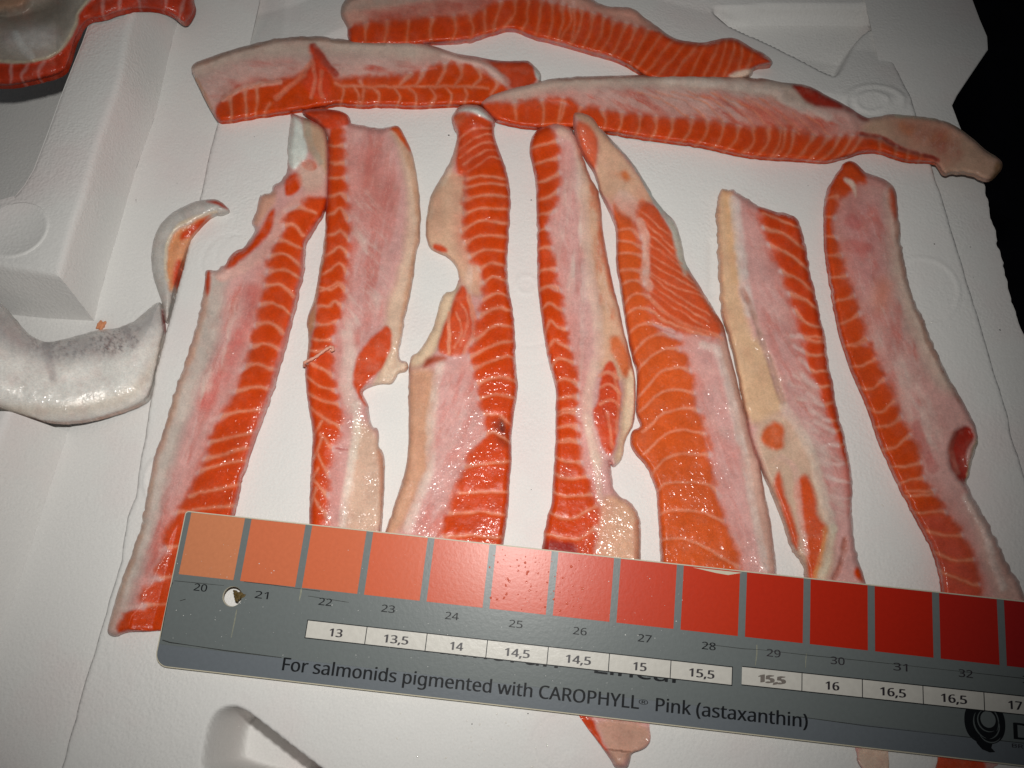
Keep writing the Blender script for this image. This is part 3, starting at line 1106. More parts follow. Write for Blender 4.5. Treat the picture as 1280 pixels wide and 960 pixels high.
def droplets(name, label, n, region, seed, smin, smax, tint):
    """flattened beads of juice as one mass"""
    r = np.random.default_rng(seed)
    verts = []; faces = []
    ring_n = 10
    prof = [(1.0, 0.0), (.92, .32), (.65, .68), (.3, .92)]
    for _ in range(n):
        px, py = region(r)
        x, y = on_ruler(px, py)
        s = smin + (smax - smin) * r.random() ** 3
        ax, ay = s * r.uniform(.7, 1.4), s * r.uniform(.7, 1.4); hgt = s * .38; ro = r.uniform(0, 3)
        b = len(verts)
        for q, zz in prof:
            for k in range(ring_n):
                a = 2 * math.pi * k / ring_n
                ux, uy = ax * q * math.cos(a) * (1 + .2 * math.sin(3 * a + ro)), ay * q * math.sin(a)
                verts.append(((x + ux * math.cos(ro) - uy * math.sin(ro)) * MM, (y + ux * math.sin(ro) + uy * math.cos(ro)) * MM, (.07 + hgt * zz) * MM))
        verts.append((x * MM, y * MM, (.07 + hgt) * MM)); top_ = len(verts) - 1
        for j in range(len(prof) - 1):
            for k in range(ring_n):
                faces.append((b + j * ring_n + k, b + j * ring_n + (k + 1) % ring_n, b + (j + 1) * ring_n + (k + 1) % ring_n, b + (j + 1) * ring_n + k))
        j = len(prof) - 1
        for k in range(ring_n):
            faces.append((b + j * ring_n + k, b + j * ring_n + (k + 1) % ring_n, top_))
    me = bpy.data.meshes.new(name); me.from_pydata(verts, [], faces); me.update()
    me.polygons.foreach_set('use_smooth', np.ones(len(me.polygons), bool))
    m, nt, bs = new_mat(name)
    bs.inputs['Base Color'].default_value = (*tint, 1); bs.inputs['Roughness'].default_value = .12
    bs.inputs['Specular IOR Level'].default_value = .6; bs.inputs['IOR'].default_value = 1.34
    me.materials.append(m)
    o = bpy.data.objects.new(name, me); COL.objects.link(o); o.parent = ruler
    o['kind'] = 'stuff'
    return o


droplets('juice_droplets', '', 110, lambda r: (lambda u, v: (612 + u * 120, 684 + u * 14 + v * 74))(r.random(), r.random()), 3, .12, .5, (.62, .12, .07))
droplets('glint_droplets', '', 220, lambda r: (lambda u, v: (215 + u * 640, 655 + u * 70 + v * 150))(r.random(), r.random()), 4, .05, .17, (.72, .72, .7))  # tiny pale water drops; their whitish tint paints glints over the ruler


# ------------------------------------------------------------------ salmon strips, left to right
# first strip: ragged neck, runs under the left end of the ruler
make_piece('salmon_strip', 'longest salmon strip at the left with ragged red neck, its foot under the ruler corner',
    P('R 363 141 378 146 395 152 409 163 411 200 411 235 409 258 400 277 387 295 382 305 381 335 379 345 371 380 365 402 356 440 347 467 340 492 330 522 320 545 310 577 300 607 294 645 270 710 236 790 215 787 192 789 165 789 152 792 143 797 133 791 137 775 152 722 170 680 179 642 186 605 192 575 210 520 225 470 242 422 252 377 256 352 256 342 260 337 270 339 276 332 282 331 285 322 295 312 305 310 311 300 320 287 314 280 316 272 322 262 324 245 330 242 339 241 342 232 351 226 357 217 360 210 359 177 364 145'),
    PK, [
    ('p', P('A 385 880 B 390 60 B 370 200 B 300 430 B 230 620 C 250 200 C 180 480 C 60 800 C 40 960 C 130 950 C 190 700 C 300 400 C 370 120 B 330 640 B 420 430 B 480 200 B 480 60 A 520 890'), GR, 9, 'fat_edge', -1.0),
    ('l', P('B 380 60 370 190 335 330 270 510 215 690 C 285 80 262 200 232 340 195 480 130 660 60 870'), TAN, 7, 9, -.3),
    ('s', P('B 480 60 690 60 560 520 420 760 C 480 300 330 560 200 700 C 330 200 B 330 650'), 112, PKR, .9, 60, 9),
    ('l', P('B 620 100 560 320 480 500 390 650'), (206, 104, 96), 8, 16, 0, .75),
    ('s', P('B 420 100 600 100 500 460 400 640 300 700 380 400'), 105, WH, .6, 50, 7),
    ('l', P('A 470 900 560 865 690 770 770 620 870 520 980 460'), (228, 178, 166), 13, 8, .3, .9),
    ('p', P('A 500 815 540 770 600 755 650 690 700 590 740 555 735 620 700 700 640 760 560 830 500 870 480 850'), OR, 3, 'neck_flesh', .3),
    ('p', P('A 385 880 412 865 415 930 400 1000 385 1000'), OR, 3),
    ('p', P('A 640 660 615 640 655 500 735 460 740 540 700 580'), (216, 160, 138), 4),
    ('p', P('A 800 385 870 385 885 425 840 490 790 505 775 470'), OR, 2.5, 'neck_flesh', .4),
    ('p', P('A 812 88 870 100 890 200 905 280 850 365 800 362 796 225'), (228, 230, 222), 3, 'skin_flap', 1.0),
    ('p', P('A 880 105 940 135 1000 165 1002 420 960 360 905 275'), (208, 168, 140), 4, 'skin_flap', .6),
    ('l', P('A 895 120 905 220 960 330'), (190, 170, 150), 4, 5, -.5),
    ('p', P('A 840 375 905 300 1000 400 960 470 880 480'), (220, 180, 164), 6),
    ('l', P('A 895 340 915 350'), (205, 90, 58), 9, 4),
    ('m', [P('A 1000 500 930 510 870 535 790 600 775 690 735 745 705 825 690 900 B 685 40 680 110 660 190 635 290 615 400 565 530 525 640 420 800 395 900 C 550 40 490 190 425 290 375 390 345 440 345 500 375 530 320 570 300 640 350 665 250 690 210 760 270 800 150 820 105 890 110 930 300 935 500 900 C 690 350 C 720 190 C 765 10 B 625 800 B 670 690 B 700 600 B 730 480 B 775 330 B 825 180 B 855 30 A 860 880 865 780 880 720 950 630 1000 560')], OR, 2.2, .6),
    ('l', P('A 960 620 890 720 872 840 B 860 40 825 200 780 360 740 500 690 690 630 830 C 755 60 715 220 690 350'), (214, 104, 88), 4, 4, 0, .7),
    ], septa=PL('A 790 575 850 555 940 585; 775 650 830 645 880 700; 735 725 800 730 866 765; 705 805 790 795 866 855; 690 880 780 868 860 915; B 685 65 760 65 830 125; 665 165 740 162 815 210; 640 265 710 255 780 305; 615 375 690 358 770 390; 560 485 640 460 745 490; 510 600 620 575 722 585; 420 740 560 700 695 690; 400 860 520 825 640 802; C 540 55 640 30 765 0; 500 125 640 78 750 60; 470 240 600 205 735 180; 380 330 560 300 700 290; 320 510 420 490; 270 660 400 640; 150 800 310 785 480 780'),
    seed=11, ragged=1.8, skin_parts=('skin_flap',), line_w=2.8)

# second strip
make_piece('salmon_strip', 'second strip from the left, wide pink belly lining and orange patch on its right edge',
    P('R 375 139 390 136 410 136 432 140 439 150 437 154 446 155 467 160 480 161 496 155 504 165 515 189 520 212 525 245 526 280 524 305 520 312 517 345 512 370 510 377 502 417 497 450 511 452 510 463 497 465 495 472 489 480 480 479 470 480 457 485 452 490 457 499 461 507 460 512 465 535 472 534 474 547 472 557 480 565 481 585 480 615 477 665 470 705 390 695 386 650 387 622 389 580 391 542 390 535 385 505 382 485 381 457 384 447 386 417 382 402 390 382 395 365 399 335 405 305 407 270 409 237 410 180 409 165 395 152 383 146'),
    PK, [
    ('p', P('D 505 125 560 100 670 300 680 640 630 900 E 600 120 570 300 540 480 480 560 440 500 490 230 E 500 100 D 545 880 585 700 600 520 590 380 560 240'), BG, 7, 'fat_edge', -1.4),
    ('l', P('D 545 150 600 260 640 420 655 620 630 800 600 950 E 570 260'), TAN, 4, 7, 0, .8),
    ('p', P('D 350 220 460 240 500 420 490 560 440 680 380 560 340 400'), (206, 112, 100), 26, None, 0, .75),
    ('s', P('D 300 120 500 130 580 400 560 760 E 480 200 300 420 260 200 D 310 500'), 100, PKR, .7, 50, 10),
    ('s', P('D 300 420 460 440 520 900 E 400 200 E 240 300 D 300 900'), 50, WH, .55, 40, 6),
    ('p', P('D 500 125 545 98 580 140 622 235 612 242 580 205 540 140'), ORL, 2.5),
    ('p', P('F 330 240 420 290 490 400 490 640 480 830 270 850 300 620 320 420'), (216, 178, 156), 8, 'fat_edge', -.8),
    ('l', P('F 345 180 345 300 325 440 290 620 265 800'), (236, 222, 206), 6, 7, .3),
    ('l', P('E 300 280 310 380 290 500 320 640'), (230, 206, 194), 14, 9, .3),
    ('p', P('E 490 215 522 255 515 340 480 430 410 495 375 530 372 570 405 635 380 625 335 560 322 490 345 380 400 305 460 260'), (212, 78, 38), 2.5, 'flesh_patch', .5),
    ('p', P('E 525 330 550 410 610 405 605 460 540 480 500 525 400 545 480 440'), (228, 200, 176), 4, None, -1.5),
    ('p', P('F 440 400 482 420 486 600 470 760 455 500'), (204, 146, 120), 4),
    ('l', P('F 235 405 300 405'), (176, 84, 80), 1.2, 1.5, -.2),
    ('m', [P('D 200 120 275 120 270 160 285 280 290 420 305 540 305 650 300 760 295 860 E 275 100 245 220 215 300 225 380 215 450 240 560 258 640 270 740 235 820 210 880 205 960 F 205 520 195 640 190 800 100 860 100 700 110 500 125 330 100 180 85 80 E 85 420 120 300 145 120 D 160 820 185 660 195 400')], OR, 2.2, .5),
    ('p', P('D 60 35 200 25 300 35 320 85 290 105 200 130 100 90'), (206, 66, 30), 2.5, 'muscle_segment', .6),
    ('p', P('E 85 190 125 130 135 200 110 280 95 260'), (202, 150, 116), 2.5, None, -1),
    ('l', P('D 190 560 175 720 150 870 E 120 180 100 300 90 420'), (200, 140, 104), 3, 3, 0, .8),
    ], septa=PL('D 200 205 240 210 285 205; 200 290 240 298 290 290; 200 370 245 372 292 372; 195 470 245 450 265 450 300 480; 190 560 230 540 262 518 305 580; 188 665 235 645 265 632 305 675; 180 755 225 735 262 712 303 760; 170 850 215 830 258 800 300 850; 160 935 210 915 250 890 295 930; E 150 35 215 50 250 22 280 50; 140 125 200 138 235 112 272 135; 120 218 180 220 250 210; 105 290 160 300 225 300; 100 350 160 358 222 352; 95 405 150 432 220 475; 90 480 150 530 240 560; 95 565 160 600 255 625; 110 640 180 690 265 740; F 130 330 170 260; 165 330 200 380 235 410; 130 450 170 350; 150 430 185 500 205 535; 115 560 150 500; 130 560 165 600 200 640; 110 690 140 600; 130 650 160 700 195 740'),
    seed=23, lift=bumps((400, 145, 28, 2.2)))

# third strip
make_piece('salmon_strip', 'third strip from the left, narrow waist and dark bruise on its right edge',
    P('R 565 145 572 134 582 130 600 132 610 140 620 152 617 158 619 175 627 195 634 215 639 245 637 280 634 320 635 345 636 357 641 387 645 425 644 450 647 472 647 495 642 520 639 545 640 575 637 600 636 635 630 677 622 715 540 705 476 695 482 662 485 655 496 620 505 595 510 567 511 535 510 485 511 462 513 444 522 441 532 427 540 412 546 395 550 375 557 365 567 365 572 355 575 347 570 332 560 320 550 316 537 310 532 297 532 277 537 247 545 232 557 212 567 192 572 167 567 160 564 150'),
    PK, [
    ('p', P('D 845 340 895 350 885 460 880 600 920 760 980 830 D 985 960 900 960 860 880 800 760 700 740 680 600 700 460 790 330'), (218, 176, 148), 5, 'belly_flap', -1.2),
    ('l', P('D 850 150 825 270 770 370 715 450 700 560'), (222, 206, 184), 7, 5, -.3),
    ('p', P('D 700 430 760 400 790 560 760 690 700 660'), (208, 160, 134), 10, None, 0, .7),
    ('p', P('E 760 60 850 20 870 20 800 180 745 330 700 420 600 440 620 370 700 290'), (226, 196, 166), 4, 'belly_flap', -1.4),
    ('p', P('E 600 430 720 440 740 500 720 700 700 960 F 700 500 640 640 560 830 460 860 500 780 580 540 600 300 600 80'), (214, 160, 130), 8, 'fat_edge', -.6),
    ('l', P('F 600 100 600 300 590 450 560 600 510 760'), TAN, 8, 8, -.2),
    ('l', P('E 760 420 735 560 710 760 F 715 480 680 580 630 720 600 800'), (236, 214, 200), 7, 8, .3),
    ('s', P('E 760 420 920 420 960 700 F 900 400 860 600 760 850 600 850 700 500 E 740 700'), 118, PKR, .75, 45, 9),
    ('s', P('D 900 760 990 830 E 960 60 900 380 880 200'), 95, WH, .7, 40, 7),
    ('p', P('E 868 5 905 80 926 220 915 290 870 370 830 385 760 372 740 335 800 170'), (212, 80, 40), 2.5, 'flesh_patch', .6),
    ('l', P('E 800 160 805 260 800 370'), LN, 2, 2.5, -.2),
    ('l', P('E 905 80 930 200 925 280 880 360'), LN, 3, 3, -.2),
    ('l', P('E 840 160 870 250 830 340'), LN, 1, 2, -.1, .6),
    ('l', P('E 870 120 900 200 860 330'), LN, 1, 2, -.1, .6),
    ('p', P('E 690 385 760 370 800 395 720 420 670 445'), (172, 72, 46), 4),
    ('p', P('D 735 690 790 715 800 745 750 735 725 715'), (206, 78, 44), 2.5),
    ('m', [P('D 850 60 1000 70 1025 110 1035 180 1080 270 1105 360 1120 460 1112 600 1098 760 1102 860 E 1108 30 1130 150 1142 300 1150 480 1150 580 1125 700 1120 900 F 1112 560 1108 700 1080 900 980 900 750 860 790 770 820 660 870 560 E 880 930 920 860 1000 765 985 700 960 640 950 540 925 440 910 380 930 290 970 130 985 20 D 975 900 960 820 910 760 865 640 880 560 885 450 890 350 850 345 852 160')], OR, 2.4, .5),
    ('p', P('D 850 60 1010 80 1040 180 1080 280 940 330 850 340'), (200, 70, 34), 8, None, 0, .8),
    ('p', P('E 1040 690 1090 690 1100 750 1110 830 1060 830 1030 760'), (104, 34, 20), 9, None, 0, .75),
    ('l', P('E 1075 705 1078 745'), (70, 24, 18), 2.5, 4, 0, .6),
    ('p', P('D 812 70 830 25 880 -5 970 8 1045 92 1012 88 940 48 870 36 835 60'), (214, 212, 206), 2.5, 'skin_fold', 1.2),
    ('p', P('D 812 70 850 45 900 45 880 90 840 120'), (206, 92, 56), 4),
    ], septa=PL('D 905 372 980 362 1090 375; 898 418 980 400 1100 405; 890 478 980 455 1112 465; 885 548 970 520 1112 532; 870 630 960 585 1100 597; 885 695 960 660 1095 668; 905 760 980 730 1095 738; 955 825 1010 800 1095 808; 975 892 1030 868 1095 882; E 980 98 1040 65 1110 85; 955 185 1040 140 1122 155; 915 315 1000 250 1060 225 1132 242; 905 395 1010 330 1070 310 1136 308; 920 445 1020 405 1095 380 1145 405; 935 522 1020 490 1070 485 1145 505; 950 592 1040 575 1135 592; 975 675 1050 672 1112 722; 900 830 1000 765 1070 782 1115 815; 880 935 1040 910 1125 903; F 860 625 980 620 1112 620; 810 730 960 720 1108 735; 780 845 950 835 1090 850'),
    fine=PL('D 900 335 950 300 1010 270 1085 282; 880 305 935 262 1000 230 1070 240; 865 268 925 220 990 190 1052 200; 855 225 925 175 990 150 1040 160; 855 180 920 130 1030 120'),
    seed=37, skin_parts=('skin_fold',), line_w=2.0, lift=bumps((595, 138, 26, 4.5)))

# fourth strip, comes out again below the ruler
make_piece('salmon_strip', 'fourth strip, straight, orange on the left edge, its tail showing below the ruler',
    P('R 685 155 694 153 707 156 717 162 725 182 732 205 742 230 750 242 754 292 759 320 767 360 775 387 782 422 790 452 794 470 795 495 794 522 790 535 780 552 780 570 770 584 764 582 762 575 766 597 767 612 775 621 787 626 796 637 802 655 800 699 803 760 808 850 812 910 814 925 808 934 801 938 789 941 788 950 784 962 768 960 764 950 739 916 723 896 712 860 690 780 680 710 677 687 679 672 684 645 690 630 690 612 692 595 694 552 695 505 694 515 696 490 691 470 684 447 679 410 674 377 671 350 672 330 671 280 670 230 666 207 661 187 664 172 672 161'),
    PK, [
    ('p', P('G 330 170 350 400 375 600 380 750 430 960 H 440 200 450 400 420 500 600 560 640 400 560 200 500 0 G 480 700 450 450 380 250'), (218, 172, 144), 7, 'fat_edge', -1.0),
    ('l', P('G 340 220 400 400 440 500 450 650 480 800 520 960'), (210, 104, 70), 6, 6, 0, .8),
    ('s', P('G 380 380 440 440 470 800 H 540 200 520 300 440 200 G 400 700'), 85, (210, 110, 70), .8, 20, 7),
    ('l', P('G 250 130 330 200 355 420 365 650 390 820 H 390 60 425 220 440 380 400 520 375 680 400 850 430 960'), (232, 200, 180), 9, 8, .3),
    ('s', P('G 240 150 330 250 370 650 H 420 300 360 460 340 800 280 300 G 200 600'), 95, WH, .6, 55, 7),
    ('s', P('G 220 400 330 400 360 800 H 400 300 340 440 G 230 700'), 80, PKR, .6, 40, 10),
    ('p', P('H 600 470 620 560 610 740 560 960 500 960 540 820 555 620 560 500'), (228, 198, 168), 4, 'belly_flap', -2.0),
    ('p', P('H 490 320 530 310 575 380 600 470 570 540 530 470 490 390'), (214, 112, 66), 4, 'flesh_patch', .2),
    ('p', P('H 490 435 520 480 546 620 532 780 512 880 492 925 460 900 430 810 398 690 430 655 440 560 460 470'), (208, 72, 36), 2.5, 'flesh_patch', .5),
    ('l', P('H 440 520 480 500 530 530'), LN, 1.5, 2.5, -.15, .7), ('l', P('H 445 580 490 560 540 610'), LN, 1.5, 2.5, -.15, .7),
    ('l', P('H 440 660 500 640 545 690'), LN, 1.5, 2.5, -.15, .7), ('l', P('H 470 700 490 800 500 880'), LN, 1.5, 2.5, -.15, .6),
    ('l', P('H 510 500 530 640 520 800'), LN, 1.2, 2.5, -.15, .5),
    ('p', P('I 345 560 420 500 560 590 575 700 565 860 330 860 340 680'), (220, 168, 138), 6, 'fat_edge', .3),
    ('l', P('I 560 620 545 700 548 840'), (196, 130, 104), 7, 6, 0, .8),
    ('l', P('I 290 120 320 280 345 400 360 540'), (232, 204, 186), 6, 6, .3),
    ('m', [P('G 160 110 200 115 228 200 232 300 242 370 218 500 175 570 168 650 208 750 218 850 228 960 H 220 30 242 110 255 190 272 300 297 390 318 500 332 580 325 650 322 740 332 850 338 900 I 248 130 242 210 252 290 272 380 302 450 322 540 358 590 335 690 322 860 60 860 70 700 110 580 125 420 135 250 140 60 H 210 700 225 600 200 520 170 430 150 280 130 150 G 122 800 118 500 100 310 80 220 100 150')], OR, 2.2, .5),
    ('p', P('I 75 740 160 735 245 765 250 830 70 830'), (150, 28, 16), 5),
    ('p', P('R 716 890 742 896 752 925 768 956 739 916'), OR, 3),
    ('p', P('R 742 896 812 905 814 930 790 945 770 962 755 925'), (208, 160, 140), 4),
    ], septa=PL('G 85 228 150 205 232 182; 100 308 160 290 238 268; 115 392 180 375 246 342; 118 478 180 465 238 432; 122 552 170 545 218 533; 122 637 160 620 195 622; 115 727 160 715 205 722; 118 842 170 825 215 828; 122 932 190 910 228 922; H 135 95 190 75 242 95; 142 195 185 160 225 175 262 190; 155 320 190 245 225 270 270 285; 175 400 210 340 240 360 295 380; 198 470 235 435 310 455; 210 552 260 535 328 560; 215 632 270 625 328 625; 212 707 270 690 330 695; 212 782 270 770 328 775; 210 852 270 840 332 850; I 135 122 190 105 250 110; 132 182 190 170 248 185; 130 252 200 250 260 255; 128 322 190 345 270 350; 125 405 180 430 240 430 300 420; 118 495 200 520 310 515; 100 595 170 625 240 625 335 575; 80 710 170 725 250 735 335 680'),
    seed=41, line_w=2.6, lift=bumps((700, 160, 30, 3.0), (770, 940, 40, .3)))

# fifth strip
make_piece('salmon_strip', 'fifth strip, broad and mostly orange, beige flap with silver edge at its top',
    P('R 716 141 725 140 741 146 752 162 772 182 790 202 805 225 820 252 837 270 844 277 852 302 857 330 865 342 880 367 895 390 904 405 907 415 912 440 922 477 931 515 940 552 950 577 955 610 964 652 971 715 974 745 828 730 826 700 824 652 820 610 812 590 802 574 792 565 787 550 791 537 799 535 801 530 796 520 795 510 797 465 791 450 785 422 780 390 777 372 773 345 770 335 771 290 765 270 750 242 744 217 732 200 722 180 717 160'),
    PK, [
    ('p', P('H 850 340 980 320 1060 340 1130 600 1180 800 I 1180 300 1200 500 1260 940 1000 940 920 450 860 150 H 900 500'), PK, 5),
    ('p', P('H 1020 340 1060 300 1100 420 1180 700 1220 900 I 1180 400 1260 900 1180 900 1100 500 1020 60'), (212, 166, 150), 6, 'fat_edge', -.8),
    ('l', P('H 950 360 1020 390 1060 500 1100 650 1140 850 I 1060 200 1100 420 1140 640 1185 880'), (236, 216, 206), 6, 7, .35),
    ('s', P('H 880 420 1000 420 1080 700 I 1080 300 1150 800 1020 800 900 300'), 70, PKR, .55, 50, 9),
    ('p', P('G 305 100 380 60 435 150 432 290 412 340 370 290 330 200'), (212, 96, 62), 4, 'flesh_patch', .3),
    ('p', P('G 305 45 345 40 410 65 520 215 640 370 725 490 660 495 620 540 600 600 530 560 490 500 435 430 418 340 438 180 400 110 330 75'), (220, 174, 146), 4, 'belly_flap', -.6),
    ('p', P('G 500 520 600 560 640 620 650 700 660 900 700 930 690 800 680 640 640 560 640 500 560 420 510 440'), (226, 186, 168), 5),
    ('p', P('G 545 340 575 335 588 365 570 388 550 370'), (214, 116, 64), 4),
    ('s', P('G 500 320 600 320 640 420 540 400'), 40, (214, 130, 84), .6, 12, 8),
    ('m', [P('G 640 500 705 495 770 600 810 690 870 830 965 950 H 1060 260 1050 300 980 322 850 302 750 268 690 252 690 130 G 695 900 692 760 680 650 635 570'),
           P('G 500 500 530 550 570 560 635 630 645 700 655 780 655 860 660 935 690 925 H 690 250 760 312 850 350 830 385 870 430 895 500 910 580 920 660 945 740 960 820 1000 920 I 860 120 882 220 902 330 925 450 965 590 1005 700 1060 880 1060 940 660 940 655 650 640 480 600 400 520 300 505 240 530 180 540 120 H 620 680 620 500 590 440 570 330 550 200 540 50 G 545 950 515 820 520 640')], ORL, 2.4, .6),
    ('p', P('G 640 500 705 495 770 600 810 690 870 830 965 950 H 1060 260 1040 310 980 322 850 302 700 250 690 130 G 690 760'), (206, 82, 46), 4, None, 0, .8),
    ('l', P('G 640 590 668 660 672 760 664 860 690 920'), (234, 190, 172), 6, 4, .2),
    ('l', P('H 690 130 760 200 860 260 980 300 1050 335'), LN, 2, 3, -.1, .6),
    ('l', P('G 455 130 530 205 605 290 665 385 725 490 790 590 835 690 872 830'), (190, 192, 184), 5, 3, .2),
    ('p', P('G 770 560 815 590 855 700 875 800 870 880 830 780 800 640'), (206, 200, 186), 3, 'skin_edge', -.5),
    ('l', P('G 870 840 960 950 H 1040 210 1058 290'), (210, 120, 90), 4, 3, 0, .7),
    ], septa=PL('G 522 628 590 625 645 672; 515 682 590 690 650 718; 515 752 590 745 650 762; 520 842 580 825 660 842; 540 905 600 880 662 895; H 552 170 610 112 690 125; 545 240 620 185 700 200 770 245 870 285 980 320; 565 328 630 265 720 260 800 295; 590 428 660 345 740 310 840 325; 612 520 690 420 770 385 835 392; 615 640 690 560 740 505 820 475 895 490; 625 715 720 620 800 590 912 600; 650 800 690 770 760 710 860 680 945 690; 660 910 760 820 850 790 962 810; I 610 425 690 330 780 310 915 320; 640 495 700 455 790 450 900 465 965 525; 650 612 730 590 850 600 975 645; 655 742 750 735 850 760 960 820 1050 875'),
    fine=PL('G 655 545 720 600 790 660; 660 590 740 660 820 730; 685 650 760 710 850 800; 690 700 780 760 880 850; 695 750 800 820 910 890; 695 800 800 860 930 930; 695 850 800 910 H 960 120; H 690 20 800 100 990 215; 690 55 800 135 985 250; 690 92 800 172 980 282'),
    seed=53, skin_parts=('skin_edge',), line_w=2.0, lift=bumps((728, 150, 34, 6.5), (700, 160, 20, 1)))

# sixth strip
make_piece('salmon_strip', 'sixth strip, cut square at the top, tan left edge with an orange spot',
    P('R 896 250 901 236 915 237 930 245 950 259 970 264 992 269 1000 277 1006 300 1012 337 1020 367 1025 397 1033 428 1034 447 1042 482 1047 517 1056 545 1062 575 1066 602 1065 632 1066 650 1067 680 1077 712 1084 730 1092 770 1104 860 1110 938 1113 975 1082 975 1068 933 1040 840 1015 755 1007 720 1006 710 987 680 975 640 962 610 952 587 941 555 932 520 927 492 917 445 912 425 902 395 900 350 896 300'),
    PK, [
    ('p', P('J 100 130 180 140 185 250 195 400 215 600 250 780 290 900 K 270 0 335 130 385 250 410 370 300 450 200 420 100 0 J 100 700'), (224, 182, 146), 7, 'fat_edge', -1.0),
    ('l', P('J 110 250 115 450 130 700 165 880 K 150 150 205 400'), TAN, 4, 7, -.2, .8),
    ('l', P('J 160 170 175 350 195 600'), (228, 176, 128), 5, 9, 0, .6),
    ('l', P('J 195 200 215 400 240 620 270 760'), (224, 214, 206), 10, 8, .4),
    ('l', P('J 230 650 290 780 330 900 K 310 80 355 210 390 320'), (186, 146, 134), 3, 5, -.4),
    ('s', P('J 230 200 330 270 430 560 540 900 K 600 350 700 700 650 900 560 600 400 250 J 300 700'), 60, PKR, .7, 36, 8),
    ('s', P('K 380 100 560 240 700 560 730 900 600 900 520 500'), 25, WH, .5, 30, 6),
    ('p', P('K 240 440 400 370 480 480 560 600 600 800 640 960 L 330 480 330 740 200 760 100 560 0 300 K 300 700'), (218, 182, 158), 8, 'fat_edge', .4),
    ('l', P('K 400 350 480 470 550 620 590 780 640 960'), (232, 212, 196), 10, 7, .5),
    ('p', P('K 280 490 340 425 385 435 408 490 395 560 350 578 290 540'), (218, 100, 54), 4, 'flesh_patch', .5),
    ('p', P('L 30 225 58 195 75 260 95 350 135 430 158 560 150 600 120 560 80 430 40 300'), (216, 86, 46), 4, 'flesh_patch', .4),
    ('p', P('L 135 245 195 205 232 290 252 430 302 480 302 560 262 690 235 760 200 740 188 600 160 450 138 330'), (218, 84, 38), 4.5, 'flesh_patch', .6),
    ('l', P('L 60 130 130 180 150 300 165 450 190 600'), (226, 180, 166), 5, 6),
    ('l', P('L 290 480 270 620 240 720'), (222, 170, 110), 4, 6),
    ('l', P('L 320 480 300 600 270 720'), (224, 210, 184), 9, 6, .3),
    ('l', P('L 385 540 370 640 330 730'), (176, 110, 96), 3, 5, -.5),
    ('m', [P('J 300 225 325 280 350 380 375 450 440 580 470 680 510 800 545 920 K 500 40 508 130 560 230 590 300 620 390 655 480 690 590 735 700 745 650 710 500 672 390 652 250 618 110 612 20 J 660 920 622 790 602 670 572 550 547 400 522 310 490 272 400 252')], (206, 64, 20), 2.6, .5),
    ('p', P('K 690 600 740 600 745 900 720 900'), (206, 104, 90), 7, None, 0, .8),
    ('p', P('L 425 695 455 665 500 760 445 740'), OR, 3),
    ('p', P('R 1068 930 1112 930 1113 975 1082 975'), (222, 192, 172), 3),
    ], septa=PL('J 335 268 420 300 532 345; 340 340 430 370 542 445; 355 425 450 460 562 550; 420 555 510 600 605 675; 465 668 540 700 615 750; 495 755 560 820 632 832; 515 878 580 905 650 905; K 440 0 510 10 560 5 618 15; 455 45 520 95 590 95 622 85; 475 115 540 175 618 175; 495 195 560 255 648 245; 515 285 590 345 662 320; 535 375 610 420 676 420; 555 425 640 475 696 455; 590 560 640 545 715 540; 595 628 670 640 735 625; 615 698 690 725 745 735; 640 800 700 815 745 810'),
    seed=61, line_w=2.4, line_out=.75, ragged=2.2)

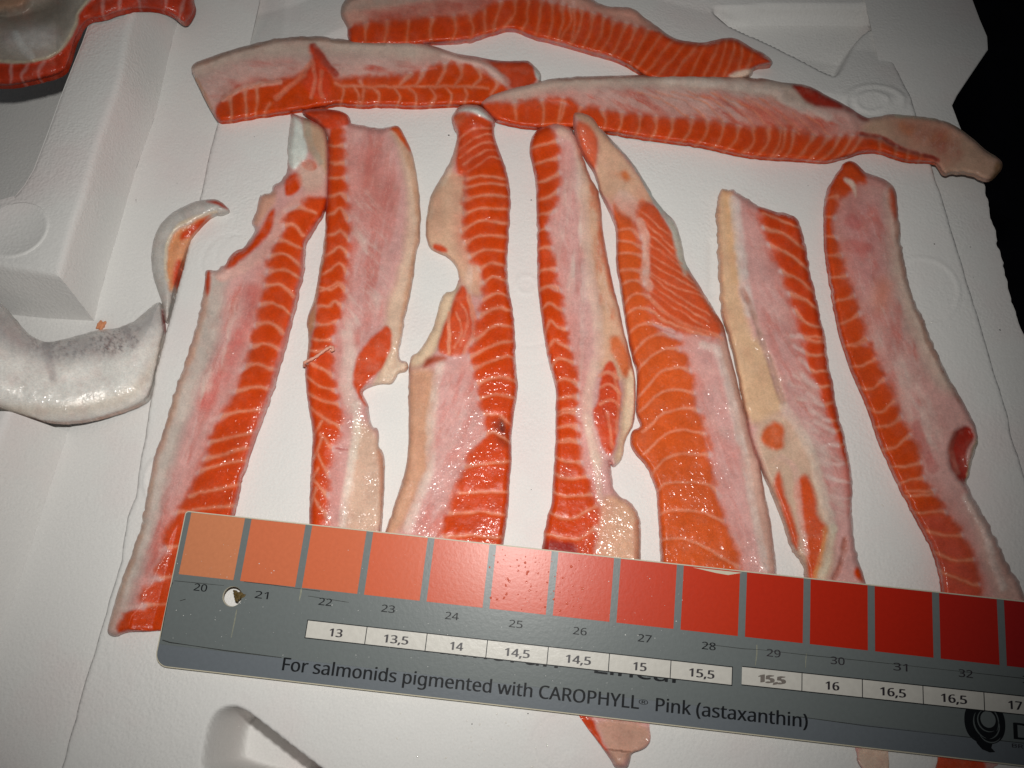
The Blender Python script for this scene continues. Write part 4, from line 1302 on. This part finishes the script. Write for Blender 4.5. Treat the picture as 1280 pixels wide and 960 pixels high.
# seventh strip
make_piece('salmon_strip', 'rightmost upright strip with crumbly red top and a dark red hole in its right edge',
    P('R 1055 202 1067 201 1077 210 1082 217 1095 219 1110 226 1121 237 1122 257 1125 287 1130 325 1137 360 1152 397 1169 435 1185 470 1200 495 1226 543 1216 572 1209 600 1208 608 1225 635 1247 676 1262 710 1280 738 1292 770 1300 850 1240 980 1170 980 1172 950 1180 850 1178 760 1177 740 1175 715 1160 675 1140 640 1120 600 1102 560 1094 540 1087 515 1072 482 1060 452 1052 428 1045 400 1036 350 1030 305 1030 270 1032 240 1042 222 1050 210'),
    (216, 164, 156), [
    ('p', P('J 960 100 1010 150 1020 300 1050 500 1140 780 1220 950 K 1290 250 1200 300 1060 60 J 1050 800 960 500 940 250'), (220, 192, 176), 12, 'fat_edge', -.8),
    ('l', P('J 1005 160 1012 350 1045 560 1130 800 K 1130 40 1220 200 1280 320'), (176, 124, 104), 3, 5, -.2, .7),
    ('p', P('J 720 200 900 180 960 300 940 520 860 700 760 560 720 400'), (210, 140, 136), 22, None, 0, .8),
    ('s', P('J 700 250 950 200 1000 600 K 1100 100 1100 500 900 200 800 0'), 70, PKR, .8, 30, 12),
    ('l', P('J 770 300 800 320'), (200, 92, 88), 9, 9), ('l', P('J 770 430 840 440'), (204, 104, 96), 8, 12, 0, .7),
    ('p', P('J 900 580 980 600 970 720 920 780 880 700'), (208, 122, 96), 12, None, 0, .7),
    ('s', P('J 800 720 1000 700 K 1100 200 1200 500 1150 700 1000 450 850 60'), 70, WH, .45, 34, 8),
    ('l', P('K 1060 440 1120 600 1150 660'), (196, 84, 80), 8, 8, 0, .55),
    ('p', P('J 960 130 1005 150 1018 300 990 290 965 220'), (204, 92, 62), 5),
    ('p', P('L 960 300 1100 400 1240 720 1290 820 1180 880 1080 700 1040 500'), (214, 172, 160), 8, 'fat_edge', .2),
    ('l', P('L 990 330 1080 480 1120 620 1180 780'), (236, 214, 204), 6, 7, .4),
    ('m', [P('J 730 5 800 5 850 60 860 100 800 110 770 170 712 185 690 260 672 340 722 450 742 560 782 660 812 750 842 860 882 940 K 802 30 852 90 892 190 942 270 962 350 1002 450 1072 545 1082 650 1102 730 1152 780 1202 880 1252 950 L 852 330 902 420 962 500 1012 600 1042 700 1065 840 860 840 860 700 790 530 710 390 630 230 565 80 K 1000 805 900 620 820 380 710 130 J 690 790 655 600 630 400 635 200 690 70')], (208, 72, 24), 2.6, .4),
    ('p', P('L 740 420 860 380 960 520 1060 720 1060 860 860 860 840 680'), (202, 82, 62), 14, None, 0, .85),  # faded lower muscle, its duller tone also carries the light falling off
    ('p', P('J 735 90 780 95 800 130 800 200 780 140 740 110'), (232, 196, 178), 2.5, None, .2),
    ('p', P('J 850 70 900 75 965 110 940 150 860 110'), (214, 150, 142), 5),
    ('p', P('R 1194 537 1212 530 1219 548 1206 563 1212 585 1208 610 1197 598 1186 582 1186 560'), (164, 48, 36), 2.5, 'flesh_patch', -2.2),
    ('l', P('R 1192 542 1189 565 1196 590'), (196, 120, 104), 3, 4, .5, .7),
    ('l', P('R 1226 543 1216 570 1209 602'), (214, 196, 160), 3, 3, .5),
    ('p', P('R 1168 938 1230 938 1235 985 1168 985'), (210, 74, 34), 3),
    ], septa=PL('J 630 190 700 182; 625 275 695 290; 628 380 705 385; 640 475 725 480; 660 590 748 580; 680 712 740 700 788 680; 700 822 770 800 820 770; 730 935 800 920 845 890; K 690 52 760 50 815 15; 720 155 790 152 850 115; 760 252 840 262 895 215; 800 352 880 382 945 330; 845 460 930 450 985 405; 880 572 960 550 1030 500; 920 655 1000 650 1080 630; 960 745 1040 720 1100 705; 990 805 1080 800 1150 785; L 690 300 780 300 840 290; 730 405 820 400 895 400; 790 490 900 520 970 515; 830 600 930 640 1022 640; 860 690 960 740 1050 765'),
    seed=71, ragged=1.8, line_w=2.2, line_col=(232, 138, 104))

# ------------------------------------------------------------------ three strips lying across the top
make_piece('salmon_strip', 'farthest strip across the top, orange tip pointing right',
    P('R 425 17 427 5 435 -3 460 -14 600 -18 700 -14 740 -2 752 7 780 9 792 10 802 19 820 32 840 47 855 51 880 54 905 47 920 47 940 60 957 67 967 77 962 81 942 84 940 97 900 104 820 104 800 92 780 80 765 74 730 65 705 57 680 51 670 49 650 40 632 37 610 45 595 50 570 54 540 54 525 58 440 60 434 48 435 40 430 25'),
    (202, 156, 140), [
    ('s', P('N 60 60 400 0 800 -60 O 200 -40 100 20 N 600 70 300 100'), 5, PKR, .6, 50, 8),
    ('l', P('N 200 100 420 50 620 30 760 0'), (176, 78, 62), 10, 14, 0, .7),
    ('l', P('N 40 30 200 0 500 -40'), (176, 156, 144), 14, 12, 0, .7),
    ('m', [P('N 45 170 65 140 130 118 300 98 500 88 660 78 760 28 850 -5 1000 -10 O 0 10 150 35 300 88 450 128 560 160 640 188 700 202 800 212 900 186 970 188 1050 240 1160 310 1050 337 920 375 900 420 480 420 340 300 200 265 100 235 0 210 N 1000 200 920 165 850 155 760 185 600 220 440 230 60 240')], (204, 64, 20), 2.4, .4),
    ('p', P('O 220 0 290 22 400 30 460 40 500 75 580 135 480 115 380 90 300 60'), (220, 160, 142), 4, 'belly_lining', -.6),
    ('p', P('O 900 385 960 355 1048 335 1045 400'), (228, 196, 176), 2.5, 'belly_flap', .0),
    ('l', P('N 440 222 600 212 760 178 860 150 1000 196 O 100 228 220 262 330 290 400 322'), (196, 120, 120), 2.5, 2.5, 0, .8),  # thin purplish shadow line painted along the near edge
    ], septa=PL('N 152 125 145 205; 258 112 240 210; 362 105 350 212; 482 95 470 160 480 215; 590 88 602 150 575 215; 670 80 688 150 660 212; 742 50 748 130 735 190; 822 5 815 60 775 180; 897 0 890 70 830 160; 962 0 955 90 920 165; 1030 -5 1020 90 990 200; 1080 -5 1082 100 1050 215; 1130 0 1132 110 1100 235; 1185 10 1190 120 1165 250; O 132 35 130 110 70 225; 190 50 172 150 120 245; 242 70 222 180 175 260; 302 85 280 180 225 275; 355 105 322 200 270 285; 412 115 372 210 320 300; 465 130 422 230 360 315; 525 150 482 230 420 345; 592 170 522 270 450 365; 655 190 582 280 490 390; 718 205 642 290 550 400; 775 210 712 290 630 400; 825 210 772 290 720 400; 875 195 842 290 790 400; 915 185 892 290 840 400; 955 188 942 280 890 390; 995 205 975 340; 1045 240 1020 335'),
    r=8, seed=83, line_a=.42, line_w=1.7, line_col=(226, 130, 96), foot=-6.5)

make_piece('salmon_strip', 'top left strip lying crosswise with a red fold in its middle',
    P('R 236 81 260 72 290 62 330 51 360 46 385 45 410 46 435 50 480 51 525 52 550 60 570 67 590 70 612 74 627 76 645 76 660 75 665 80 675 89 677 99 672 112 650 124 615 133 567 132 520 135 470 132 450 135 420 131 417 132 370 140 330 145 280 154 272 152 260 132 245 102'),
    (214, 176, 166), [
    ('p', P('M 20 200 240 130 520 60 820 75 1180 88 N 620 270 N 500 300 300 300 M 1100 160 700 150 420 160 200 200 60 280'), (208, 184, 170), 9, 'fat_edge', -.4),
    ('l', P('M 30 215 240 140 520 72 800 84 1000 92'), (150, 110, 88), 2, 4, 0, .6),
    ('l', P('M 60 280 130 420'), (206, 140, 90), 3, 4, 0, .8),
    ('s', P('M 60 240 400 170 620 200 500 280 200 340 130 400'), 10, PKR, .8, 40, 9),
    ('s', P('M 720 180 1000 160 1280 200 N 400 350 M 900 270 740 260'), 5, (200, 92, 76), 1.0, 40, 9),
    ('m', [P('M 150 440 200 372 250 335 340 305 480 285 560 262 620 240 720 240 760 280 900 270 1060 262 1120 248 1280 225 N 440 345 560 315 700 328 790 395 860 440 850 520 560 560 100 560 M 760 420 560 450 200 500 160 490')], OR, 2.2, .4),
    ('p', P('M 620 102 665 108 725 200 735 330 700 390 610 330 590 280 645 190'), (214, 70, 38), 4, None, 1.0),
    ('l', P('M 650 110 700 190 760 250'), (176, 60, 40), 4, 4, .5),
    ('l', P('M 200 375 260 335 330 310 480 290'), (230, 160, 140), 3, 3, .4), ('l', P('M 640 190 570 280 460 370'), (226, 130, 100), 3, 4, -.2, .8),
    ('l', P('M 650 200 655 280 640 370'), (230, 140, 112), 2, 3, -.2, .6), ('l', P('M 690 240 680 320 690 360'), (226, 130, 100), 2, 3, -.2, .6),
    ('p', P('N 600 268 830 300 960 295 1005 345 1005 430 860 450 820 360 720 300'), (198, 70, 36), 3, 'tail_flesh', -1.0),
    ('l', P('N 620 275 780 298 950 300'), (160, 44, 30), 3, 3, -.3),
    ('p', P('N 985 330 1005 340 1035 380 1030 410 1005 400'), (206, 206, 200), 2.5, 'skin_edge', .3),
    ('l', P('N 540 270 660 300 760 335 850 410'), (222, 190, 178), 5, 5, .6),
    ], septa=PL('M 232 360 235 500; 302 315 310 480; N 30 432 200 434 400 432 640 432 760 440; M 370 300 360 460; 430 400 400 470; N 445 340 420 400 390 435; 548 312 532 380 495 435; 622 322 632 380 585 435; 702 330 722 390 675 440; 782 372 802 420 770 470; 375 370 340 400 310 432; 540 435 578 480 560 540; 465 435 492 480 470 540; 360 435 400 480 400 540; 285 432 322 480 300 540; 180 432 218 480 200 535; 90 432 115 480 105 535; 640 435 655 480 640 530; M 760 300 800 330 780 420; 880 290 900 330 880 420'),
    r=8, seed=97, line_a=.5, line_w=2.0, skin_parts=('skin_edge',), lift=bumps((480, 50, 60, 1.5), (380, 60, 40, 2)), bottom=-1.0)

make_piece('salmon_strip', 'longest crosswise strip at top right, pale tail hanging over the lid edge',
    P('R 597 127 612 118 627 113 655 106 680 100 710 96 780 94 855 93 905 94 955 98 987 104 1010 106 1035 120 1057 131 1070 140 1082 147 1089 147 1100 146 1110 142 1135 144 1177 149 1200 160 1215 172 1235 190 1247 196 1256 207 1242 225 1232 226 1210 217 1190 216 1180 220 1172 207 1167 202 1140 204 1122 199 1100 191 1080 190 1065 195 1042 202 1030 204 997 201 960 199 930 196 905 190 870 182 805 174 762 167 720 160 680 160 667 162 625 154 617 150 604 137'),
    (214, 168, 158), [
    ('p', P('N 700 510 960 410 O 0 390 400 365 900 372 1240 400 Q 120 90 250 140 240 230 0 190 O 1100 470 700 445 300 430 0 450 N 1000 500'), (206, 182, 168), 8, 'fat_edge', -.4),
    ('l', P('O 0 395 400 378 800 376 1100 394 1260 415'), (140, 100, 84), 2, 3, 0, .6),
    ('s', P('O 200 440 700 450 1100 480 Q 200 220 450 300 200 360 O 900 630 500 570 250 540'), 32, (206, 96, 78), 1.0, 34, 6),
    ('p', P('O 1000 500 Q 0 200 200 260 380 330 200 360 0 320 O 1000 600'), (212, 110, 90), 12, None, 0, .7),
    ('l', P('O 620 395 900 420 1150 450 Q 100 190 300 260'), (226, 206, 194), 8, 8, .5),
    ('m', [P('N 700 520 760 520 900 515 1000 498 1100 508 1190 535 O 0 495 100 490 200 535 330 560 480 578 700 588 850 600 1000 635 1280 645 Q 0 315 100 330 200 350 280 365 450 360 560 370 680 430 850 470 840 510 720 510 560 460 440 460 300 510 0 490 O 1000 800 760 745 500 710 300 680 0 680 N 980 680 800 620')], (208, 68, 22), 2.6, .4),
    ('p', P('O 0 600 100 620 160 680 0 680'), ORL, 6),
    ('p', P('Q 110 98 200 108 300 162 400 212 520 268 480 292 400 226 280 218 190 192 150 140'), (164, 44, 28), 3, 'flesh_patch', -.6),
    ('p', P('Q 470 290 600 245 880 275 1100 440 1200 500 1120 600 980 560 880 570 850 480 700 430 560 365 470 345'), (206, 166, 142), 8, 'tail_flap', -1.0),
    ('p', P('Q 600 280 700 260 900 300 960 420 880 520 840 460 700 400'), (200, 128, 106), 16, None, 0, .7),
    ('l', P('Q 680 315 710 330'), (206, 120, 72), 8, 10, 0, .7), ('l', P('Q 840 370 880 360'), (204, 120, 80), 8, 12, 0, .6),
    ('s', P('Q 640 270 960 330 980 480 860 500'), 120, (188, 108, 90), .7, 16, 8),
    ('p', P('Q 1140 480 1190 505 1130 590 1105 590 1130 530'), (150, 116, 84), 3, None, -.5),
    ('l', P('Q 470 350 560 362 680 425 850 480'), (170, 70, 56), 2.5, 3, -.4),
    ('l', P('Q 380 230 430 300 430 350'), (196, 150, 140), 5, 6, .4),
    ('l', P('Q 640 252 870 275 1000 350 1130 455'), (200, 186, 160), 3, 4, 0, .7),
    ], septa=PL('N 890 515 900 600; 1030 500 1040 560 1030 650; 1140 515 1130 580 1090 650; O 90 490 80 560 60 660; 190 535 150 620; 290 555 305 600 290 680; 392 568 382 620 355 690; 477 578 472 640 435 705; 562 585 562 640 525 715; 642 588 638 650 595 725; 738 592 728 660 665 735; 822 600 812 670 745 750; 897 615 882 700 815 765; 972 630 962 700 885 775; 1047 645 1042 720 955 795; 1122 650 1112 730 1035 800; 1202 645 1192 740 1115 810; Q 62 322 50 410 -10 490; 132 335 112 430 50 495; 232 352 192 420 110 500; 302 362 252 430 170 505; 362 362 322 430 230 505; 422 362 382 430 290 505; 470 368 430 430 350 495; 560 370 560 460; 640 410 630 490; 700 440 690 505; 760 450 750 512'),
    fine=PL('O 470 460 600 505 720 585; 560 460 700 505 815 595; 640 460 800 510 895 610; 720 460 880 520 980 635; 830 465 960 530 1060 645; 900 475 1040 550 1130 645; 1000 485 1100 550 1200 640; 1080 495 1200 580 1280 650; Q 60 240 160 350; 130 250 240 355; 200 260 310 360'),
    r=8, seed=103, line_a=.46, line_w=1.9, line_col=(230, 140, 106),
    lift=bumps((625, 115, 30, 2.5), (690, 105, 50, 1.5), (800, 100, 70, 1.5), (900, 100, 60, 1.5), (1240, 210, 50, 2.0)))

# ------------------------------------------------------------------ pieces lying skin side up at the left
def gut_lift(v):
    return np.interp(v[:, 1], [250, 285, 340, 400], [6.0, 5.0, 2.0, 0.0])


make_piece('salmon_curl', 'thin curled piece of salmon skin in the gutter left of the lid',
    P('R 288 262 277 252 267 248 245 251 222 261 205 274 193 293 188 318 191 345 197 362 203 380 206 405 211 400 214 385 219 357 224 340 230 322 237 301 252 281 267 267 276 268'),
    (196, 190, 184), [
    ('l', P('A 470 535 340 545 230 590 150 680 125 800 140 920'), (206, 200, 194), 10, 9, .5),
    ('p', P('A 430 585 360 600 280 650 210 700 190 800 190 900 B 190 20 215 120 240 60 A 260 900 300 740 380 640'), (222, 150, 104), 3.5, 'flesh', -1.2),
    ('p', P('A 420 590 330 630 270 680 260 730 310 710 370 650'), OR, 3.5, 'flesh'),
    ('p', P('A 240 810 270 820 262 900 240 960 215 930 230 870'), (206, 70, 36), 4, 'flesh'),
    ('l', P('A 440 580 330 605 250 655 205 710 188 800 190 900 B 195 40'), (222, 204, 180), 1.5, 2.5, .2),
    ('p', P('A 380 525 430 512 475 530 512 568 480 565 440 535'), (186, 66, 44), 2.5, 'flesh'),
    ], rim=1.6, r=12, seed=113, origin_z=-5.5, lift=gut_lift, skin_parts=('silver_skin',), base_part='silver_skin',
    category='fish piece', group='fish pieces at the left', bottom=-2.0)

make_piece('salmon_skin_piece', 'thick silver grey piece of salmon lying skin side up at the left edge',
    P('R -40 350 0 377 16 396 34 418 59 429 81 424 119 413 156 409 175 396 200 374 203 387 206 409 200 440 195 462 191 484 183 502 150 515 109 526 75 529 47 526 19 518 0 512 -40 500'),
    (238, 234, 228), [
    ('p', P('U -80 400 0 440 110 570 190 605 380 555 560 500 640 430 660 520 560 600 400 660 200 680 60 640 -80 560'), (176, 170, 170), 18, None, 0, .8),
    ('s', P('U 340 560 560 520 560 640 380 660'), 30, (96, 90, 92), .8, 2.2, 2.2),
    ('s', P('U 100 560 340 580 380 680 120 660'), 20, (140, 134, 136), .7, 3, 3),
    ('l', P('U 500 540 530 610'), (160, 154, 154), 3, 8, -.4, .6), ('l', P('U 185 610 200 700 210 740'), (160, 154, 156), 4, 9, -.5, .5),
    ('p', P('U -80 860 100 900 300 900 560 840 640 640 660 560 600 700 500 800 300 850 100 850'), (224, 212, 198), 8, None, 0, .8),
    ('l', P('U -60 880 60 893 150 918 240 928 350 918 480 883 590 842'), (176, 116, 90), 2, 3, 0, .8),
    ('p', P('U 645 450 665 520 672 580 655 560'), (176, 40, 28), 2.5, 'flesh'),
    ], T=12.0, rim=2.4, r=44, seed=127, origin_z=-5.5, skin_parts=('silver_skin',), base_part='silver_skin', warp=1.0,
    category='fish piece', group='fish pieces at the left', lift=lambda v: np.interp(v[:, 0], [-40, 30, 130, 200], [19, 11, 2.5, 0]))

make_piece('salmon_skin_piece', 'silver skinned salmon strip with red cut side draped over the foam block, top left corner',
    P('R -40 108 0 107 17 107 50 100 80 92 87 75 92 57 105 25 130 22 150 14 175 10 200 12 217 19 225 27 232 29 240 20 244 10 241 -2 236 -30 120 -40 -40 -40'),
    (176, 166, 154), [
    ('p', P('S -160 -160 160 -160 150 0 110 40 40 55 -160 50'), (190, 150, 124), 8, None, 2.0),
    ('p', P('S -160 60 60 60 180 20 260 -60 340 -40 300 60 180 110 -160 110'), (136, 124, 112), 12, None, -3.0, .8),  # dark shadow between the two folds, painted in along with the dent
    ('p', P('S 60 150 250 120 300 200 200 260 60 250 0 200'), (214, 208, 204), 12, None, 1.2, .8),
    ('l', P('S 80 170 110 230 150 280'), (226, 226, 222), 6, 6, .5),
    ('p', P('S -160 308 0 310 120 315 220 300 300 260 350 200 385 130 398 60 440 15 500 -20 1000 -40 990 60 930 130 860 90 700 55 500 110 420 120 380 300 320 400 0 450 -160 450'), (190, 58, 30), 2.6, 'flesh', -2.0),
    ('l', P('S -160 300 0 304 120 309 220 294 300 252 345 195 378 125 392 60 430 10'), (190, 178, 154), 1.5, 2.5, .3),
    ('p', P('S 930 -10 970 0 990 60 930 125 955 70'), (190, 70, 50), 3),
    ], septa=PL('S 520 -10 515 60 525 110; 600 -20 595 50; 690 -20 700 50; 830 -20 830 30 800 70; 920 0 890 100; 60 320 50 420; 140 320 110 380 130 430; 220 310 190 360 210 420'),
    T=8.0, rim=1.2, r=18, seed=131, origin_z=16.5, skin_parts=('silver_skin',), base_part='silver_skin',
    category='fish piece', group='fish pieces at the left', line_w=1.4, line_col=(220, 110, 80), bottom=-.8,
    lift=lambda v: np.interp(v[:, 0], [70, 98, 125, 152, 172, 205, 245], [0, 3.2, 4.5, 4.5, 1, -12, -19]))


def crumb(name, label, px, py, z, size, col, seed, cat, flat=.5, group=None):
    """a small lump, uneven all round"""
    r = np.random.default_rng(seed)
    me = bpy.data.meshes.new(name)
    import bmesh
    bm = bmesh.new(); bmesh.ops.create_icosphere(bm, subdivisions=3, radius=1.0)
    ph = r.uniform(0, 6, 6)
    for v in bm.verts:
        c = v.co
        k = 1 + .22 * math.sin(3 * c.x + ph[0]) * math.sin(2.5 * c.y + ph[1]) + .18 * math.sin(5 * c.y + ph[2] + 2 * c.z) + .1 * math.sin(8 * c.x + ph[3])
        v.co = Vector((c.x * size[0] * k, c.y * size[1] * k, c.z * size[0] * flat * k)) * MM
    for f in bm.faces:
        f.smooth = True
    bm.to_mesh(me); bm.free()
    at = me.color_attributes.new('Col', 'FLOAT_COLOR', 'POINT')
    at.data.foreach_set('color', np.tile(np.r_[lin(col), 1], len(me.vertices)).astype(np.float32))
    me.materials.append(M_FLESH)
    o = bpy.data.objects.new(name, me); COL.objects.link(o)
    o.location = Vector(unproj(px, py, z) * MM)
    o.rotation_euler = (0, 0, r.uniform(0, 3))
    tag(o, label, cat, group)
    return o


crumb('fish_scrap', 'small orange scrap of fish lying in the gutter above the silver skin piece', 127, 407, -4.8, (2.4, 1.8), (224, 150, 110), 5, 'fish scrap')


def tube(name, pts_px, z, rad, mat, col=None, parent=None):
    q = unproj(pts_px[:, 0], pts_px[:, 1], z)
    me = bpy.data.meshes.new(name)
    verts = []; faces = []; ns = 8
    for i, p in enumerate(q):
        t = q[min(i + 1, len(q) - 1)] - q[max(i - 1, 0)]; t /= np.linalg.norm(t)
        a = np.cross(t, [0, 0, 1.]); a /= np.linalg.norm(a); b = np.cross(a, t)
        rr = rad * (.35 if i in (0, len(q) - 1) else 1) * (1 + .2 * math.sin(i * 1.7))
        for k in range(ns):
            th = 2 * math.pi * k / ns
            verts.append(p + rr * (math.cos(th) * a + math.sin(th) * b))
    for i in range(len(q) - 1):
        for k in range(ns):
            faces.append((i * ns + k, i * ns + (k + 1) % ns, (i + 1) * ns + (k + 1) % ns, (i + 1) * ns + k))
    o = mesh_obj(name, verts, faces, mat, parent, verts[0])
    if col is not None:
        at = o.data.color_attributes.new('Col', 'FLOAT_COLOR', 'POINT')
        at.data.foreach_set('color', np.tile(np.r_[lin(col), 1], len(o.data.vertices)).astype(np.float32))
    return o


th = catmull(P('E 82 432 84 412 105 402 140 384 175 358 205 338 222 336 226 350 212 352'), 5)
tz = np.interp(np.arange(len(th)), [0, 5, len(th) - 1], [2.6, 7.4, 8.2])
t_o = tube('membrane_thread', th, tz, .6, M_FLESH, (220, 160, 138))
tag(t_o, 'pale twisted thread of membrane on the orange edge of the second strip', 'membrane thread')

# dark grit on the foam
import bmesh
gv = []; gf = []
for k, (px, py, r_) in enumerate([(561, 169, .45), (664, 250, .35), (528, 653, .3), (1216, 548, .3), (318, 171, .2), (1168, 305, .35), (905, 668, .2), (664, 612, .2), (170, 250, .25), (660, 892, .25), (590, 905, .25), (1010, 232, .2)]):
    c = unproj(px, py, .15)
    b0 = len(gv)
    for j in range(2):
        for i in range(6):
            a = i * math.pi / 3 + k
            gv.append(c + np.array([math.cos(a), math.sin(a) * .7, 0]) * r_ * (1, .55)[j] + np.array([0, 0, j * r_ * .6]))
    for i in range(6):
        gf.append((b0 + i, b0 + (i + 1) % 6, b0 + 6 + (i + 1) % 6, b0 + 6 + i))
    gf.append(tuple(range(b0 + 6, b0 + 12)))
grit = mesh_obj('grit', gv, gf, plain('dark_grit', (40, 34, 30), .6, 0, 500., .3, .3), smooth=False)
tag(grit, 'tiny dark specks of grit scattered on the white foam', 'grit', kind='stuff')

# beads of water and juice left on the foam
r_ = np.random.default_rng(21)
wv = []; wf = []
spots = []
for _ in range(200):
    if _ < 110:
        px, py = r_.normal(640, 70), r_.normal(925, 22)
    elif _ < 150:
        px, py = r_.normal(1170, 40), r_.normal(430, 60)
    elif _ < 190:
        px, py = r_.normal(320, 40), r_.normal(230, 40)
    else:
        px, py = r_.uniform(240, 1150), r_.uniform(210, 950)
    spots.append((px, py))
for (px, py) in spots:
    size = .1 + .3 * r_.random() ** 4
    c = unproj(px, py, .05)
    b0 = len(wv); ro = r_.uniform(0, 3); ax = size * r_.uniform(.8, 1.7)
    for q_, zz_ in ((1.0, 0.0), (.85, .4), (.5, .8)):
        for i in range(9):
            a = i * 2 * math.pi / 9
            x_, y_ = ax * q_ * math.cos(a), size * q_ * math.sin(a)
            wv.append(c + np.array([x_ * math.cos(ro) - y_ * math.sin(ro), x_ * math.sin(ro) + y_ * math.cos(ro), zz_ * size * .28]))
    wv.append(c + np.array([0, 0, size * .28]))
    for j in range(2):
        for i in range(9):
            wf.append((b0 + j * 9 + i, b0 + j * 9 + (i + 1) % 9, b0 + (j + 1) * 9 + (i + 1) % 9, b0 + (j + 1) * 9 + i))
    for i in range(9):
        wf.append((b0 + 18 + i, b0 + 18 + (i + 1) % 9, b0 + 27))
drops = mesh_obj('water_beads', wv, wf, plain('water_bead', (232, 228, 222), .07, 0, 300., .6, .02))
tag(drops, 'small glistening water beads scattered on the white foam', 'water beads', kind='stuff')
